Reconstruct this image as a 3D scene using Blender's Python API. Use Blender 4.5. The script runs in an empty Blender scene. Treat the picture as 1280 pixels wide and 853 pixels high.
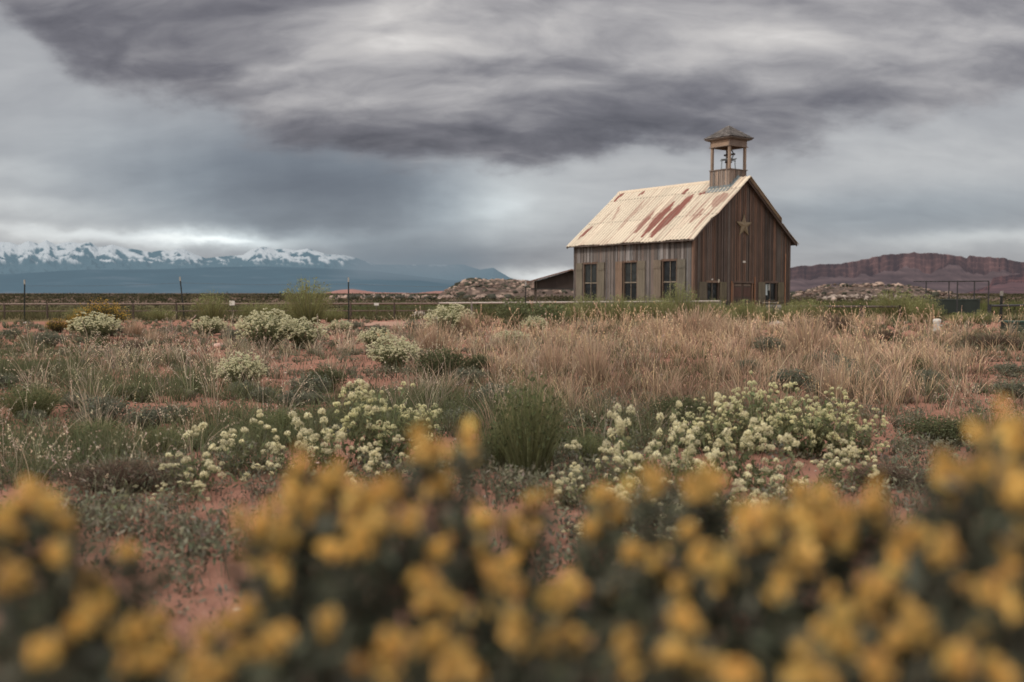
import bpy, math, random
import numpy as np
from mathutils import Vector, Matrix
random.seed(7); rng = np.random.default_rng(11)
scene = bpy.context.scene
COL = scene.collection
F = 1244.44; HY = 366.5; CZ = 1.3; PITCH = math.atan((426.5-HY)/F)
cp, sp = math.cos(PITCH), math.sin(PITCH)

# ---------------------------------------------------------------- helpers
def ray(px, py):
    """world direction seen at a photo point (1280x853)"""
    a = (px-640)/F; b = (426.5-py)/F
    return np.array([a, cp + b*sp, -sp + b*cp])
def G(px, py, z=0.0):
    d = ray(px, py); t = (z-CZ)/d[2]; return d[0]*t, d[1]*t
def at_depth(px, py, Y):
    d = ray(px, py); t = Y/d[1]; return np.array([d[0]*t, Y, CZ+d[2]*t])
def project(x, y, z):
    zz = z-CZ; d = y*cp - zz*sp; u = y*sp + zz*cp
    d = np.maximum(d, 1e-3); return 640+F*x/d, 426.5-F*u/d
def _hash(ix, iy, seed):
    n = (ix.astype(np.int64)*374761393 + iy.astype(np.int64)*668265263 + seed*1274126177) & 0x7fffffff
    n = ((n ^ (n >> 13))*1274126177) & 0x7fffffff
    return ((n ^ (n >> 16)) & 0xffff)/65535.0
def vnoise(x, y, seed=0):
    x = np.asarray(x, float); y = np.asarray(y, float)
    ix = np.floor(x); iy = np.floor(y); fx = x-ix; fy = y-iy
    fx = fx*fx*(3-2*fx); fy = fy*fy*(3-2*fy)
    ix = ix.astype(np.int64); iy = iy.astype(np.int64)
    a = _hash(ix, iy, seed); b = _hash(ix+1, iy, seed); c = _hash(ix, iy+1, seed); d = _hash(ix+1, iy+1, seed)
    return (a*(1-fx)+b*fx)*(1-fy) + (c*(1-fx)+d*fx)*fy
def fbm(x, y, o=4, seed=0, ridged=False):
    s = 0; a = 1; t = 0
    for k in range(o):
        n = vnoise(x*2**k + 17.3*k, y*2**k - 9.1*k, seed+k)
        if ridged: n = 1-abs(2*n-1)
        s = s + a*n; t += a; a *= .5
    return s/t
def terr(x, y):
    r = np.hypot(x, y)
    return (fbm(x*.45, y*.45, 3, 5)-.5)*.22*np.clip((44-r)/12, 0, 1)

def add_obj(name, me, mat=None, parent=None):
    o = bpy.data.objects.new(name, me); COL.objects.link(o)
    if mat: me.materials.append(mat)
    if parent: o.parent = parent
    return o
def np_mesh(name, V, faces_sizes, idx, C=None, smooth=False):
    me = bpy.data.meshes.new(name)
    V = np.ascontiguousarray(V, dtype=np.float32); idx = np.ascontiguousarray(idx, dtype=np.int32)
    me.vertices.add(len(V)); me.vertices.foreach_set('co', V.ravel())
    me.loops.add(len(idx)); me.loops.foreach_set('vertex_index', idx)
    fs = np.asarray(faces_sizes, dtype=np.int32)
    st = np.concatenate([[0], np.cumsum(fs)[:-1]]).astype(np.int32)
    me.polygons.add(len(fs)); me.polygons.foreach_set('loop_start', st); me.polygons.foreach_set('loop_total', fs)
    me.update(calc_edges=True)
    if C is not None:
        at = me.color_attributes.new('Col', 'FLOAT_COLOR', 'POINT')
        A = np.ones((len(V), 4), dtype=np.float32); A[:, :3] = np.clip(C, 0, 1); at.data.foreach_set('color', A.ravel())
    if smooth: me.polygons.foreach_set('use_smooth', np.ones(len(fs), dtype=bool))
    return me
def grid_mesh(name, P, C=None, smooth=True, flip=False):
    """P: (n,m,3)"""
    n, m = P.shape[:2]; i = np.arange(n*m).reshape(n, m)
    q = np.stack([i[:-1, :-1], i[1:, :-1], i[1:, 1:], i[:-1, 1:]], -1).reshape(-1, 4)
    if flip: q = q[:, ::-1]
    return np_mesh(name, P.reshape(-1, 3), np.full(len(q), 4), q.ravel(), None if C is None else C.reshape(-1, 3), smooth)
def empty(name, loc=(0, 0, 0), rz=0):
    o = bpy.data.objects.new(name, None); COL.objects.link(o); o.location = loc; o.rotation_euler = (0, 0, rz)
    o.empty_display_size = .2; return o
def tag(o, label=None, cat=None, group=None, kind=None):
    if label: o['label'] = label
    if cat: o['category'] = cat
    if group: o['group'] = group
    if kind: o['kind'] = kind
    return o
def dup(root):
    r = root.copy(); COL.objects.link(r)
    for ch in list(root.children):
        c = ch.copy(); COL.objects.link(c); c.parent = r
        for g in list(ch.children):
            d = g.copy(); COL.objects.link(d); d.parent = c
    return r
class MB:
    def __init__(s): s.v = []; s.f = []; s.c = []
    def add(s, vs, fs, col=(.5, .5, .5)):
        n = len(s.v); s.v += [tuple(v) for v in vs]; s.f += [[n+i for i in f] for f in fs]; s.c += [col]*len(vs)
    def box(s, a, b, col=(.5, .5, .5)):
        x0, y0, z0 = a; x1, y1, z1 = b
        s.add([(x0,y0,z0),(x1,y0,z0),(x1,y1,z0),(x0,y1,z0),(x0,y0,z1),(x1,y0,z1),(x1,y1,z1),(x0,y1,z1)],
              [(3,2,1,0),(4,5,6,7),(0,1,5,4),(1,2,6,5),(2,3,7,6),(3,0,4,7)], col)
    def tube(s, p0, p1, r0, r1=None, n=8, col=(.5, .5, .5)):
        r1 = r0 if r1 is None else r1; p0 = Vector(p0); p1 = Vector(p1); d = (p1-p0).normalized()
        u = d.orthogonal().normalized(); w = d.cross(u); vs = []
        for p, r in ((p0, r0), (p1, r1)):
            for k in range(n):
                a = 2*math.pi*k/n; vs.append(p + u*math.cos(a)*r + w*math.sin(a)*r)
        s.add(vs, [(k, (k+1) % n, n+(k+1) % n, n+k) for k in range(n)] + [tuple(range(n))[::-1], tuple(range(n, 2*n))], col)
    def prism(s, poly, y0, y1, axis='y', col=(.5, .5, .5)):
        """poly in the plane perpendicular to axis"""
        def P(a, b, t): return (a, t, b) if axis == 'y' else ((t, a, b) if axis == 'x' else (a, b, t))
        n = len(poly); vs = [P(a, b, y0) for a, b in poly] + [P(a, b, y1) for a, b in poly]
        s.add(vs, [tuple(range(n))[::-1], tuple(range(n, 2*n))] + [(k, (k+1) % n, n+(k+1) % n, n+k) for k in range(n)], col)
    def lathe(s, prof, c, n=16, col=(.5, .5, .5)):
        vs = []; fs = []
        for r, z in prof:
            for k in range(n):
                a = 2*math.pi*k/n; vs.append((c[0]+r*math.cos(a), c[1]+r*math.sin(a), c[2]+z))
        for j in range(len(prof)-1):
            for k in range(n):
                fs.append((j*n+k, j*n+(k+1) % n, (j+1)*n+(k+1) % n, (j+1)*n+k))
        s.add(vs, fs, col)
    def build(s, name, mat, parent=None, smooth=False):
        me = bpy.data.meshes.new(name); me.from_pydata(s.v, [], s.f); me.update()
        import bmesh
        bm = bmesh.new(); bm.from_mesh(me); bmesh.ops.recalc_face_normals(bm, faces=bm.faces); bm.to_mesh(me); bm.free()
        at = me.color_attributes.new('Col', 'FLOAT_COLOR', 'POINT')
        for i, c in enumerate(s.c): at.data[i].color = (*c, 1)
        if smooth:
            for p in me.polygons: p.use_smooth = True
        return add_obj(name, me, mat, parent)

# ---------------------------------------------------------------- materials
class NT:
    def __init__(s, tree): s.t = tree
    def n(s, typ, **kw):
        nd = s.t.nodes.new(typ)
        for k, v in kw.items():
            if k.startswith('i_'): nd.inputs[k[2:].replace('_', ' ')].default_value = v
            else: setattr(nd, k, v)
        return nd
    def l(s, a, b): s.t.links.new(a, b)
    def m(s, op, a, b=None, c=None, clamp=False):
        nd = s.t.nodes.new('ShaderNodeMath'); nd.operation = op; nd.use_clamp = clamp
        for i, x in enumerate((a, b, c)):
            if x is None: continue
            if isinstance(x, (int, float)): nd.inputs[i].default_value = x
            else: s.l(x, nd.inputs[i])
        return nd.outputs[0]
    def vm(s, op, a, b):
        nd = s.t.nodes.new('ShaderNodeVectorMath'); nd.operation = op
        for i, x in enumerate((a, b)):
            if x is None: continue
            if isinstance(x, tuple): nd.inputs[i].default_value = x
            else: s.l(x, nd.inputs[i])
        return nd
    def mix(s, f, a, b, blend='MIX'):
        nd = s.t.nodes.new('ShaderNodeMix'); nd.data_type = 'RGBA'; nd.blend_type = blend
        for i, x in ((0, f), (6, a), (7, b)):
            if isinstance(x, (int, float)): nd.inputs[i].default_value = x
            elif isinstance(x, tuple): nd.inputs[i].default_value = (*x, 1)
            else: s.l(x, nd.inputs[i])
        return nd.outputs[2]
    def ramp(s, f, stops):
        nd = s.t.nodes.new('ShaderNodeValToRGB'); e = nd.color_ramp.elements
        e[0].position = stops[0][0]; e[0].color = (*stops[0][1], 1); e[1].position = stops[-1][0]; e[1].color = (*stops[-1][1], 1)
        for p, c in stops[1:-1]:
            x = e.new(p); x.color = (*c, 1)
        s.l(f, nd.inputs[0]); return nd.outputs[0]
    def noise(s, vec, scale, detail=4, rough=.5, dist=0):
        nd = s.n('ShaderNodeTexNoise'); nd.inputs['Scale'].default_value = scale; nd.inputs['Detail'].default_value = detail
        nd.inputs['Roughness'].default_value = rough; nd.inputs['Distortion'].default_value = dist
        if vec is not None: s.l(vec, nd.inputs['Vector'])
        return nd.outputs[0]
def new_mat(name):
    m = bpy.data.materials.new(name); m.use_nodes = True; m.node_tree.nodes.clear(); return m, NT(m.node_tree)
def out(nt, sh): o = nt.n('ShaderNodeOutputMaterial'); nt.l(sh, o.inputs[0])
def mapping(nt, scale):
    tc = nt.n('ShaderNodeTexCoord'); mp = nt.n('ShaderNodeMapping'); mp.inputs['Scale'].default_value = scale
    nt.l(tc.outputs['Object'], mp.inputs[0]); return mp.outputs[0]

def mat_leaf(name, transl=.3, var=.35, scale=6):
    m, t = new_mat(name); a = t.n('ShaderNodeAttribute', attribute_name='Col')
    tc = t.n('ShaderNodeTexCoord')
    nz = t.noise(tc.outputs['Object'], scale, 3)
    k = t.m('MULTIPLY_ADD', nz, 2*var, 1-var)
    c = t.vm('SCALE', a.outputs['Color'], None); t.l(k, c.inputs['Scale'])
    d = t.n('ShaderNodeBsdfDiffuse'); tr = t.n('ShaderNodeBsdfTranslucent'); mx = t.n('ShaderNodeMixShader'); mx.inputs[0].default_value = transl
    t.l(c.outputs[0], d.inputs[0]); t.l(c.outputs[0], tr.inputs[0]); t.l(d.outputs[0], mx.inputs[1]); t.l(tr.outputs[0], mx.inputs[2]); out(t, mx.outputs[0]); return m
M_LEAF = mat_leaf('foliage'); M_PETAL = mat_leaf('petals', .42, .12, 20)
def mat_wood(name, grain=(40, 40, 1.6), rough=.85, str_=1.0):
    m, t = new_mat(name); a = t.n('ShaderNodeAttribute', attribute_name='Col')
    g = t.noise(mapping(t, grain), 1.0, 6, .65, .3)
    g2 = t.noise(mapping(t, (2.2, 2.2, .9)), 1.0, 3)
    k = t.m('MULTIPLY_ADD', g, 1.5*str_, 1-.75*str_); k2 = t.m('MULTIPLY_ADD', g2, .9, .55)
    kk = t.m('MULTIPLY', k, k2)
    c = t.vm('SCALE', a.outputs['Color'], None); t.l(kk, c.inputs['Scale'])
    b = t.n('ShaderNodeBsdfPrincipled'); b.inputs['Roughness'].default_value = rough; t.l(c.outputs[0], b.inputs['Base Color'])
    bp = t.n('ShaderNodeBump'); bp.inputs['Strength'].default_value = .5; bp.inputs['Distance'].default_value = .01; t.l(g, bp.inputs['Height']); t.l(bp.outputs[0], b.inputs['Normal'])
    out(t, b.outputs[0]); return m
M_WOOD = mat_wood('weathered_wood')
M_SHINGLE = mat_wood('wood_shingle', (9, 9, 9))
def mat_vc(name, rough=.8, metal=0, var=.3, scale=3, spec=.3, bump=0):
    m, t = new_mat(name); a = t.n('ShaderNodeAttribute', attribute_name='Col')
    tc = t.n('ShaderNodeTexCoord'); nz = t.noise(tc.outputs['Object'], scale, 5, .6)
    k = t.m('MULTIPLY_ADD', nz, 2*var, 1-var); c = t.vm('SCALE', a.outputs['Color'], None); t.l(k, c.inputs['Scale'])
    b = t.n('ShaderNodeBsdfPrincipled'); b.inputs['Roughness'].default_value = rough; b.inputs['Metallic'].default_value = metal; b.inputs['Specular IOR Level'].default_value = spec
    t.l(c.outputs[0], b.inputs['Base Color'])
    if bump:
        bp = t.n('ShaderNodeBump'); bp.inputs['Strength'].default_value = bump; bp.inputs['Distance'].default_value = .05; t.l(nz, bp.inputs['Height']); t.l(bp.outputs[0], b.inputs['Normal'])
    out(t, b.outputs[0]); return m
M_METAL = mat_vc('old_metal', .55, .3, .35, 9)
M_ROOF = mat_vc('painted_roof_sheet', .6, .0, .08, 5)
M_ROCK = mat_vc('rock', .95, 0, .4, 2.5, .2, .8)
M_PAINT = mat_vc('paint', .6, 0, .15, 6)
def mat_glass(name='dusty_window_glass', ca=(.008, .009, .010), cb=(.028, .03, .032)):
    m, t = new_mat(name)
    tc = t.n('ShaderNodeTexCoord'); nz = t.noise(tc.outputs['Object'], 3, 4)
    c = t.mix(nz, ca, cb)
    b = t.n('ShaderNodeBsdfPrincipled'); t.l(c, b.inputs['Base Color']); b.inputs['Roughness'].default_value = .1; b.inputs['Specular IOR Level'].default_value = .22; bp = t.n('ShaderNodeBump'); bp.inputs['Strength'].default_value = .35; bp.inputs['Distance'].default_value = .1; t.l(nz, bp.inputs['Height']); t.l(bp.outputs[0], b.inputs['Normal'])
    out(t, b.outputs[0]); return m
M_GLASS = mat_glass(); M_GLASS2 = mat_glass('greyed_window_glass', (.014, .016, .017), (.05, .053, .052))
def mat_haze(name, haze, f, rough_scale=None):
    """diffuse surface with distance haze painted in: an even emission imitates airlight"""
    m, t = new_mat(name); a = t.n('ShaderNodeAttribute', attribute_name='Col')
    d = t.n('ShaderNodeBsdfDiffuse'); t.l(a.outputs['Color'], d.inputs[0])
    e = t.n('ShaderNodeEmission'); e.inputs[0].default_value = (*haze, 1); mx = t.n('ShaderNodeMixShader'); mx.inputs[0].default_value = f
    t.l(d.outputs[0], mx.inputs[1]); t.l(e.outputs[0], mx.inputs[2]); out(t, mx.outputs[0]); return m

# ---------------------------------------------------------------- camera, light, world
cam_d = bpy.data.cameras.new('camera'); cam = bpy.data.objects.new('camera', cam_d); COL.objects.link(cam); scene.camera = cam
cam.location = (0, 0, CZ); cam.rotation_euler = (math.pi/2-PITCH, 0, 0)
cam_d.sensor_width = 36; cam_d.lens = 35; cam_d.clip_start = .05; cam_d.clip_end = 90000
cam_d.dof.use_dof = True; cam_d.dof.focus_distance = 13; cam_d.dof.aperture_fstop = 1.75; cam_d.dof.aperture_blades = 0
SUN_DIR = Vector((-.80, -.55, .0)).normalized(); SUN_EL = math.radians(42)
sd = Vector((SUN_DIR.x*math.cos(SUN_EL), SUN_DIR.y*math.cos(SUN_EL), math.sin(SUN_EL)))
ld = bpy.data.lights.new('sun', 'SUN'); lo = bpy.data.objects.new('sun', ld); COL.objects.link(lo)
ld.energy = 2.0; ld.angle = math.radians(10); ld.color = (1, .93, .82); lo.rotation_euler = sd.to_track_quat('Z', 'Y').to_euler()

world = bpy.data.worlds.new('World'); scene.world = world; world.use_nodes = True
wt = world.node_tree; wt.nodes.clear(); W = NT(wt)
tc = W.n('ShaderNodeTexCoord'); sx = W.n('ShaderNodeSeparateXYZ'); W.l(tc.outputs['Generated'], sx.inputs[0])
X, Y, Z = sx.outputs
hyp = W.m('SQRT', W.m('ADD', W.m('MULTIPLY', X, X), W.m('MULTIPLY', Y, Y)))
az = W.m('ARCTAN2', X, Y); el = W.m('MINIMUM', W.m('MAXIMUM', W.m('DIVIDE', Z, W.m('MAXIMUM', hyp, .05)), -.02), 2.0)
cmb = W.n('ShaderNodeCombineXYZ'); W.l(az, cmb.inputs[0]); W.l(el, cmb.inputs[1]); UV = cmb.outputs[0]
# large-scale warp
def wnoise(scale, sc3, detail=5, rough=.55, dist=0.0, off=(0, 0, 0)):
    mp = W.n('ShaderNodeMapping'); mp.inputs['Scale'].default_value = sc3; mp.inputs['Location'].default_value = off; W.l(UV, mp.inputs[0])
    nd = W.n('ShaderNodeTexNoise'); nd.inputs['Scale'].default_value = scale; nd.inputs['Detail'].default_value = detail
    nd.inputs['Roughness'].default_value = rough; nd.inputs['Distortion'].default_value = dist; W.l(mp.outputs[0], nd.inputs['Vector']); return nd
wn = wnoise(1, (4, 8, 1), 4, .5, 0); wv = W.vm('SUBTRACT', wn.outputs['Color'], (.5, .5, .5)).outputs[0]
wv = W.vm('MULTIPLY', wv, (.09, .035, 0)).outputs[0]; UVW = W.vm('ADD', UV, wv).outputs[0]
wn2 = wnoise(1, (16, 30, 1), 5, .55, 0, (5, 2, 0)); wv2 = W.vm('SUBTRACT', wn2.outputs['Color'], (.5, .5, .5)).outputs[0]
UVW = W.vm('ADD', UVW, W.vm('MULTIPLY', wv2, (.05, .026, 0)).outputs[0]).outputs[0]
def gauss(acc, uv, px, py, sx_, sy_, amp):
    c = (math.atan((px-640)/F), (HY-py)/F, 0)
    d = W.vm('MULTIPLY', W.vm('SUBTRACT', uv, c).outputs[0], (F/sx_, F/sy_, 0)).outputs[0]
    q = W.vm('DOT_PRODUCT', d, d).outputs['Value']
    e = W.m('EXPONENT', W.m('MULTIPLY', q, -1.0))
    return W.m('MULTIPLY_ADD', e, amp, acc)
# lower edge of the dark cloud deck as a curve over the azimuth (height given in photo rows above which the deck lies)
EDGE = [(-400, 120), (-120, 40), (0, 45), (60, 85), (120, 128), (200, 156), (300, 162), (400, 180), (480, 212), (580, 222), (680, 208), (780, 182), (880, 176), (1000, 192), (1080, 164), (1200, 158), (1280, 128), (1400, 110), (1700, 150)]
def ppos(px): return (math.atan((px-640)/F)+.8)/1.6
er = W.n('ShaderNodeValToRGB'); er.color_ramp.interpolation = 'B_SPLINE'; ee = er.color_ramp.elements
ee[0].position = ppos(EDGE[0][0]); ee[0].color = (EDGE[0][1]/400,)*3+(1,); ee[1].position = ppos(EDGE[-1][0]); ee[1].color = (EDGE[-1][1]/400,)*3+(1,)
for a_, b_ in EDGE[1:-1]: x_ = ee.new(ppos(a_)); x_.color = (b_/400,)*3+(1,)
W.l(W.m('MULTIPLY_ADD', az, 1/1.6, .5), er.inputs[0])
sepw = W.n('ShaderNodeSeparateXYZ'); W.l(UVW, sepw.inputs[0])
rowv = W.m('SUBTRACT', HY, W.m('MULTIPLY', sepw.outputs[1], F))             # photo row of this direction, ragged by the warp
dE = W.m('SUBTRACT', W.m('MULTIPLY', er.outputs[0], 400), rowv); dE = W.m('MULTIPLY_ADD', W.m('SUBTRACT', wnoise(1, (7, 13, 1), 7, .58, 0, (2, 6, 0)).outputs[0], .5), 120, dE)              # > 0 above the edge
deckm = W.n('ShaderNodeMapRange'); deckm.interpolation_type = 'SMOOTHSTEP'; deckm.inputs['From Min'].default_value = -24; deckm.inputs['From Max'].default_value = 18; W.l(dE, deckm.inputs['Value']); DM = deckm.outputs[0]
dn = W.m('DIVIDE', dE, 62); dark = W.m('EXPONENT', W.m('MULTIPLY', W.m('MULTIPLY', dn, dn), -1.0))
Lu = W.m('SUBTRACT', .46, W.m('MULTIPLY', dark, .19))
for g in [(480, 30, 90, 36, .17), (950, 60, 130, 40, .14), (60, 20, 120, 26, -.16), (200, 60, 130, 30, -.07), (1110, 45, 110, 24, -.13), (1260, 15, 80, 26, -.08), (720, 70, 130, 30, -.08), (640, 12, 70, 16, -.10), (560, 170, 150, 50, -.07), (1030, 100, 160, 16, -.06), (820, 130, 120, 20, -.05), (330, 20, 100, 20, -.04), (700, 215, 120, 14, .02)]: Lu = gauss(Lu, UVW, *g)
Ll = W.m('ADD', .50, 0)
for g in [(30, 140, 140, 70, .07), (300, 215, 150, 60, -.11), (450, 245, 150, 62, -.25), (560, 322, 110, 20, -.12), (1120, 280, 190, 24, -.07), (615, 258, 75, 40, .31), (740, 235, 130, 40, .13), (1120, 220, 200, 34, .13), (980, 215, 60, 20, -.05)]: Ll = gauss(Ll, UVW, *g)
for g in [(20, 235, 90, 14, .14), (10, 268, 120, 14, .24), (150, 298, 220, 11, .38), (300, 304, 90, 9, .34), (670, 341, 60, 7, .34), (1225, 307, 110, 9, .20)]: Ll = gauss(Ll, UVW, *g)
stk = wnoise(1, (34, 3.2, 1), 4, .5, 0, (3, 1, 0)).outputs[0]      # rain shafts
Ll = W.m('ADD', Ll, W.m('MULTIPLY', W.m('SUBTRACT', stk, .5), .045))
mL = W.n('ShaderNodeMix'); W.l(DM, mL.inputs[0]); W.l(Ll, mL.inputs[2]); W.l(Lu, mL.inputs[3]); L = mL.outputs[0]
# billow texture, weaker inside the rain veil
veil = W.m('ADD', 0.0, 0)
for g in [(280, 235, 220, 80, .55), (480, 270, 190, 80, .6), (1120, 275, 220, 32, .5)]: veil = gauss(veil, UV, *g)
veil = W.m('MINIMUM', W.m('ADD', veil, .35), 1.0)
veil = W.m('MULTIPLY', veil, W.m('SUBTRACT', 1.0, DM))
# cloud deck: foreshortened towards the horizon, lit from above so that each billow has a light top and a darker base
den = W.m('ADD', W.m('MAXIMUM', Z, 0.0), .42); cp2 = W.n('ShaderNodeCombineXYZ'); W.l(W.m('DIVIDE', X, den), cp2.inputs[0]); W.l(W.m('MULTIPLY', W.m('DIVIDE', W.m('ABSOLUTE', Y), den), 1.9), cp2.inputs[1]); P0_ = cp2.outputs[0]
wq = W.n('ShaderNodeTexNoise'); wq.inputs['Scale'].default_value = 3.0; wq.inputs['Detail'].default_value = 3; W.l(P0_, wq.inputs['Vector'])
PP = W.vm('ADD', P0_, W.vm('MULTIPLY', W.vm('SUBTRACT', wq.outputs['Color'], (.5, .5, .5)).outputs[0], (.22, .22, 0)).outputs[0]).outputs[0]
def deck(off, scale, detail, rough, mult=(1, 1, 1)):
    v = W.vm('MULTIPLY', W.vm('ADD', PP, off).outputs[0], mult).outputs[0]; return W.noise(v, scale, detail, rough, 0)
n1 = deck((2, 0, 0), 2.0, 8, .54); n1b = deck((1.98, -.10, 0), 2.0, 8, .54)
n2 = deck((7, 3, 0), 8, 7, .6); n2b = deck((6.99, 2.965, 0), 8, 7, .6)
tex = W.m('MULTIPLY', W.m('SUBTRACT', n1, .5), .65)
tex = W.m('ADD', tex, W.m('MULTIPLY', W.m('SUBTRACT', n1, n1b), .75))
def billow(off, sc):
    a = W.m('ABSOLUTE', W.m('SUBTRACT', deck(off, sc, 3, .45), .5)); b = W.m('ABSOLUTE', W.m('SUBTRACT', deck((off[0]+3, off[1], 0), sc*2.6, 3, .5), .5)); return W.m('ADD', W.m('MULTIPLY', a, 2.0), W.m('MULTIPLY', b, .8))
q1 = billow((5, 1.4, 0), 1.5); q1b = billow((4.985, 1.33, 0), 1.5)
tex = W.m('ADD', tex, W.m('MULTIPLY', W.m('SUBTRACT', q1, .30), .34)); tex = W.m('ADD', tex, W.m('MULTIPLY', W.m('SUBTRACT', q1, q1b), .40))
tex = W.m('ADD', tex, W.m('MULTIPLY', W.m('SUBTRACT', n2, .5), .16))
tex = W.m('ADD', tex, W.m('MULTIPLY', W.m('SUBTRACT', n2, n2b), .18))
tex = W.m('MULTIPLY', tex, W.m('MULTIPLY_ADD', DM, .55, W.m('MULTIPLY_ADD', veil, -.25, .38)))
L = W.m('ADD', L, tex)
# unseen sky overhead and behind the camera, brightened to add light to the scene
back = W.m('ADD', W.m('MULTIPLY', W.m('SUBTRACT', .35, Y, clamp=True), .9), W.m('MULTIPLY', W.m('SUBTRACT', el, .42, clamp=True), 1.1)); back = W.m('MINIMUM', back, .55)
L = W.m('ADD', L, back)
cloud = W.ramp(L, [(.0, (.10, .095, .11)), (.18, (.175, .168, .187)), (.34, (.28, .27, .285)), (.5, (.43, .415, .42)), (.7, (.62, .595, .58)), (.88, (.86, .83, .80)), (1.0, (1.25, 1.18, 1.10))])
slate = W.vm('MULTIPLY', cloud, (.77, .93, 1.03)).outputs[0]
cloud = W.mix(W.m('MULTIPLY', veil, .85), cloud, slate)
sky = W.n('ShaderNodeTexSky'); sky.sky_type = 'NISHITA'; sky.sun_disc = False; sky.sun_elevation = SUN_EL; sky.sun_rotation = math.atan2(sd.x, sd.y) % (2*math.pi)
bgS = W.n('ShaderNodeBackground'); W.l(sky.outputs[0], bgS.inputs[0]); bgS.inputs[1].default_value = .08
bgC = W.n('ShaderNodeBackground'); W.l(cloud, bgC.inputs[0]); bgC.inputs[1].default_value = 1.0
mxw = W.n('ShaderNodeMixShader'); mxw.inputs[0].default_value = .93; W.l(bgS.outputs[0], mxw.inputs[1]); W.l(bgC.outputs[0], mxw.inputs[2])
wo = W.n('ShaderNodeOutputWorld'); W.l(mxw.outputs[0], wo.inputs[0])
world.cycles.sampling_method = 'MANUAL'; world.cycles.sample_map_resolution = 512

# ---------------------------------------------------------------- ground
def build_ground():
    rr = np.concatenate([[.3], np.geomspace(.8, 70, 300), np.geomspace(75, 60000, 60)])
    th = np.concatenate([np.linspace(-.75, .75, 420), np.linspace(.75, 2*math.pi-.75, 90)[1:]])
    R, T = np.meshgrid(rr, th, indexing='ij'); x = R*np.sin(T); y = R*np.cos(T)
    z = terr(x, y) + (fbm(x*6, y*6, 3, 9)-.5)*.03*np.clip((25-R)/10, 0, 1)
    me = grid_mesh('ground', np.stack([x, y, z], -1), None, True, flip=False)
    m, t = new_mat('red_desert_soil'); tc = t.n('ShaderNodeTexCoord'); P = tc.outputs['Object']
    n1 = t.noise(P, .5, 5, .6); n2 = t.noise(P, 9, 6, .7); n3 = t.noise(P, 60, 4, .7); n4 = t.noise(P, .9, 4, .6, .4)
    c = t.mix(n1, (.25, .122, .092), (.38, .205, .152))
    c = t.mix(t.m('MULTIPLY', t.m('SUBTRACT', n2, .45, clamp=True), 2.2, clamp=True), c, (.20, .10, .072))
    c = t.mix(t.m('MULTIPLY', t.m('SUBTRACT', n3, .55, clamp=True), 3, clamp=True), c, (.42, .28, .22))
    vo = t.n('ShaderNodeTexVoronoi'); vo.inputs['Scale'].default_value = 26; t.l(P, vo.inputs['Vector'])
    c = t.mix(t.m('MULTIPLY', t.m('LESS_THAN', vo.outputs['Distance'], .22), .4), c, (.33, .2, .15))
    # plant litter: darker and greyer where the cover is dense
    c = t.mix(t.m('MULTIPLY', t.m('SUBTRACT', n4, .52, clamp=True), 4, clamp=True), c, (.15, .105, .078))
    # far scrub plain
    ln = t.vm('LENGTH', P, None).outputs['Value']
    mp = t.n('ShaderNodeMapping'); mp.inputs['Scale'].default_value = (.05, .05, .05); t.l(P, mp.inputs[0]); nf = t.noise(mp.outputs[0], 1, 9, .7)
    far = t.ramp(nf, [(.35, (.085, .062, .05)), (.5, (.15, .105, .085)), (.66, (.26, .17, .14))])
    c = t.mix(t.m('MULTIPLY', t.m('SUBTRACT', ln, 60), .02, clamp=True), c, far)
    gf = t.noise(P, .02, 3)
    b1 = t.m('MULTIPLY', t.m('SUBTRACT', ln, 50, clamp=True), t.m('SUBTRACT', 1, t.m('MULTIPLY', t.m('SUBTRACT', ln, 115), .03, clamp=True)), clamp=True)
    c = t.mix(t.m('MULTIPLY', b1, .75), c, t.mix(nf, (.07, .075, .035), (.15, .14, .075)))
    d = t.n('ShaderNodeBsdfDiffuse'); t.l(c, d.inputs[0])
    bp = t.n('ShaderNodeBump'); bp.inputs['Strength'].default_value = .9; bp.inputs['Distance'].default_value = .03
    t.l(t.m('ADD', n2, t.m('MULTIPLY', n3, .4)), bp.inputs['Height']); t.l(bp.outputs[0], d.inputs['Normal']); out(t, d.outputs[0])
    tag(add_obj('ground', me, m), kind='structure')
build_ground()

# ---------------------------------------------------------------- far terrain
def skyline(pts, px): return np.interp(px, [p[0] for p in pts], [p[1] for p in pts])
def range_mesh(name, pts, R, depth, mat, colf, nz_amp, px0, px1, nu=900, nt=70, seed=0, power=1.2, jag=.0, fr=(1, 1)):
    px = np.linspace(px0, px1, nu); h = (HY - skyline(pts, px))/F*R
    h = h*(1 + jag*(fbm(px*.08, px*0, 6, seed+3)-.5))
    t = np.concatenate([np.linspace(0, 1, nt), 1+np.linspace(0, 1, 12)[1:]*.8])
    az_ = np.arctan((px-640)/F)
    U, T = np.meshgrid(np.arange(nu), t, indexing='ij')
    rad = (R + depth*(T-1))/np.cos(az_)[U]
    xs = (px[U]-640)/F*R
    prof = np.where(T <= 1, T**power, 1-(T-1)*1.1)
    rg = fbm(xs/nz_amp*fr[0]+2*T, T*depth/nz_amp*fr[1], 5, seed, ridged=True)
    z = h[U]*prof; w = np.where(T <= 1, np.clip(4*T*(1-T), 0, 1), .4)
    z = z*(1-.6*w*(1-rg)) 
    x = rad*np.sin(az_)[U]; y = rad*np.cos(az_)[U]
    P = np.stack([x, y, z-2], -1); C = colf(xs, T, z, h[U], rg)
    me = grid_mesh(name, P, C, True, flip=True); return tag(add_obj(name, me, mat), kind='structure')
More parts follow.
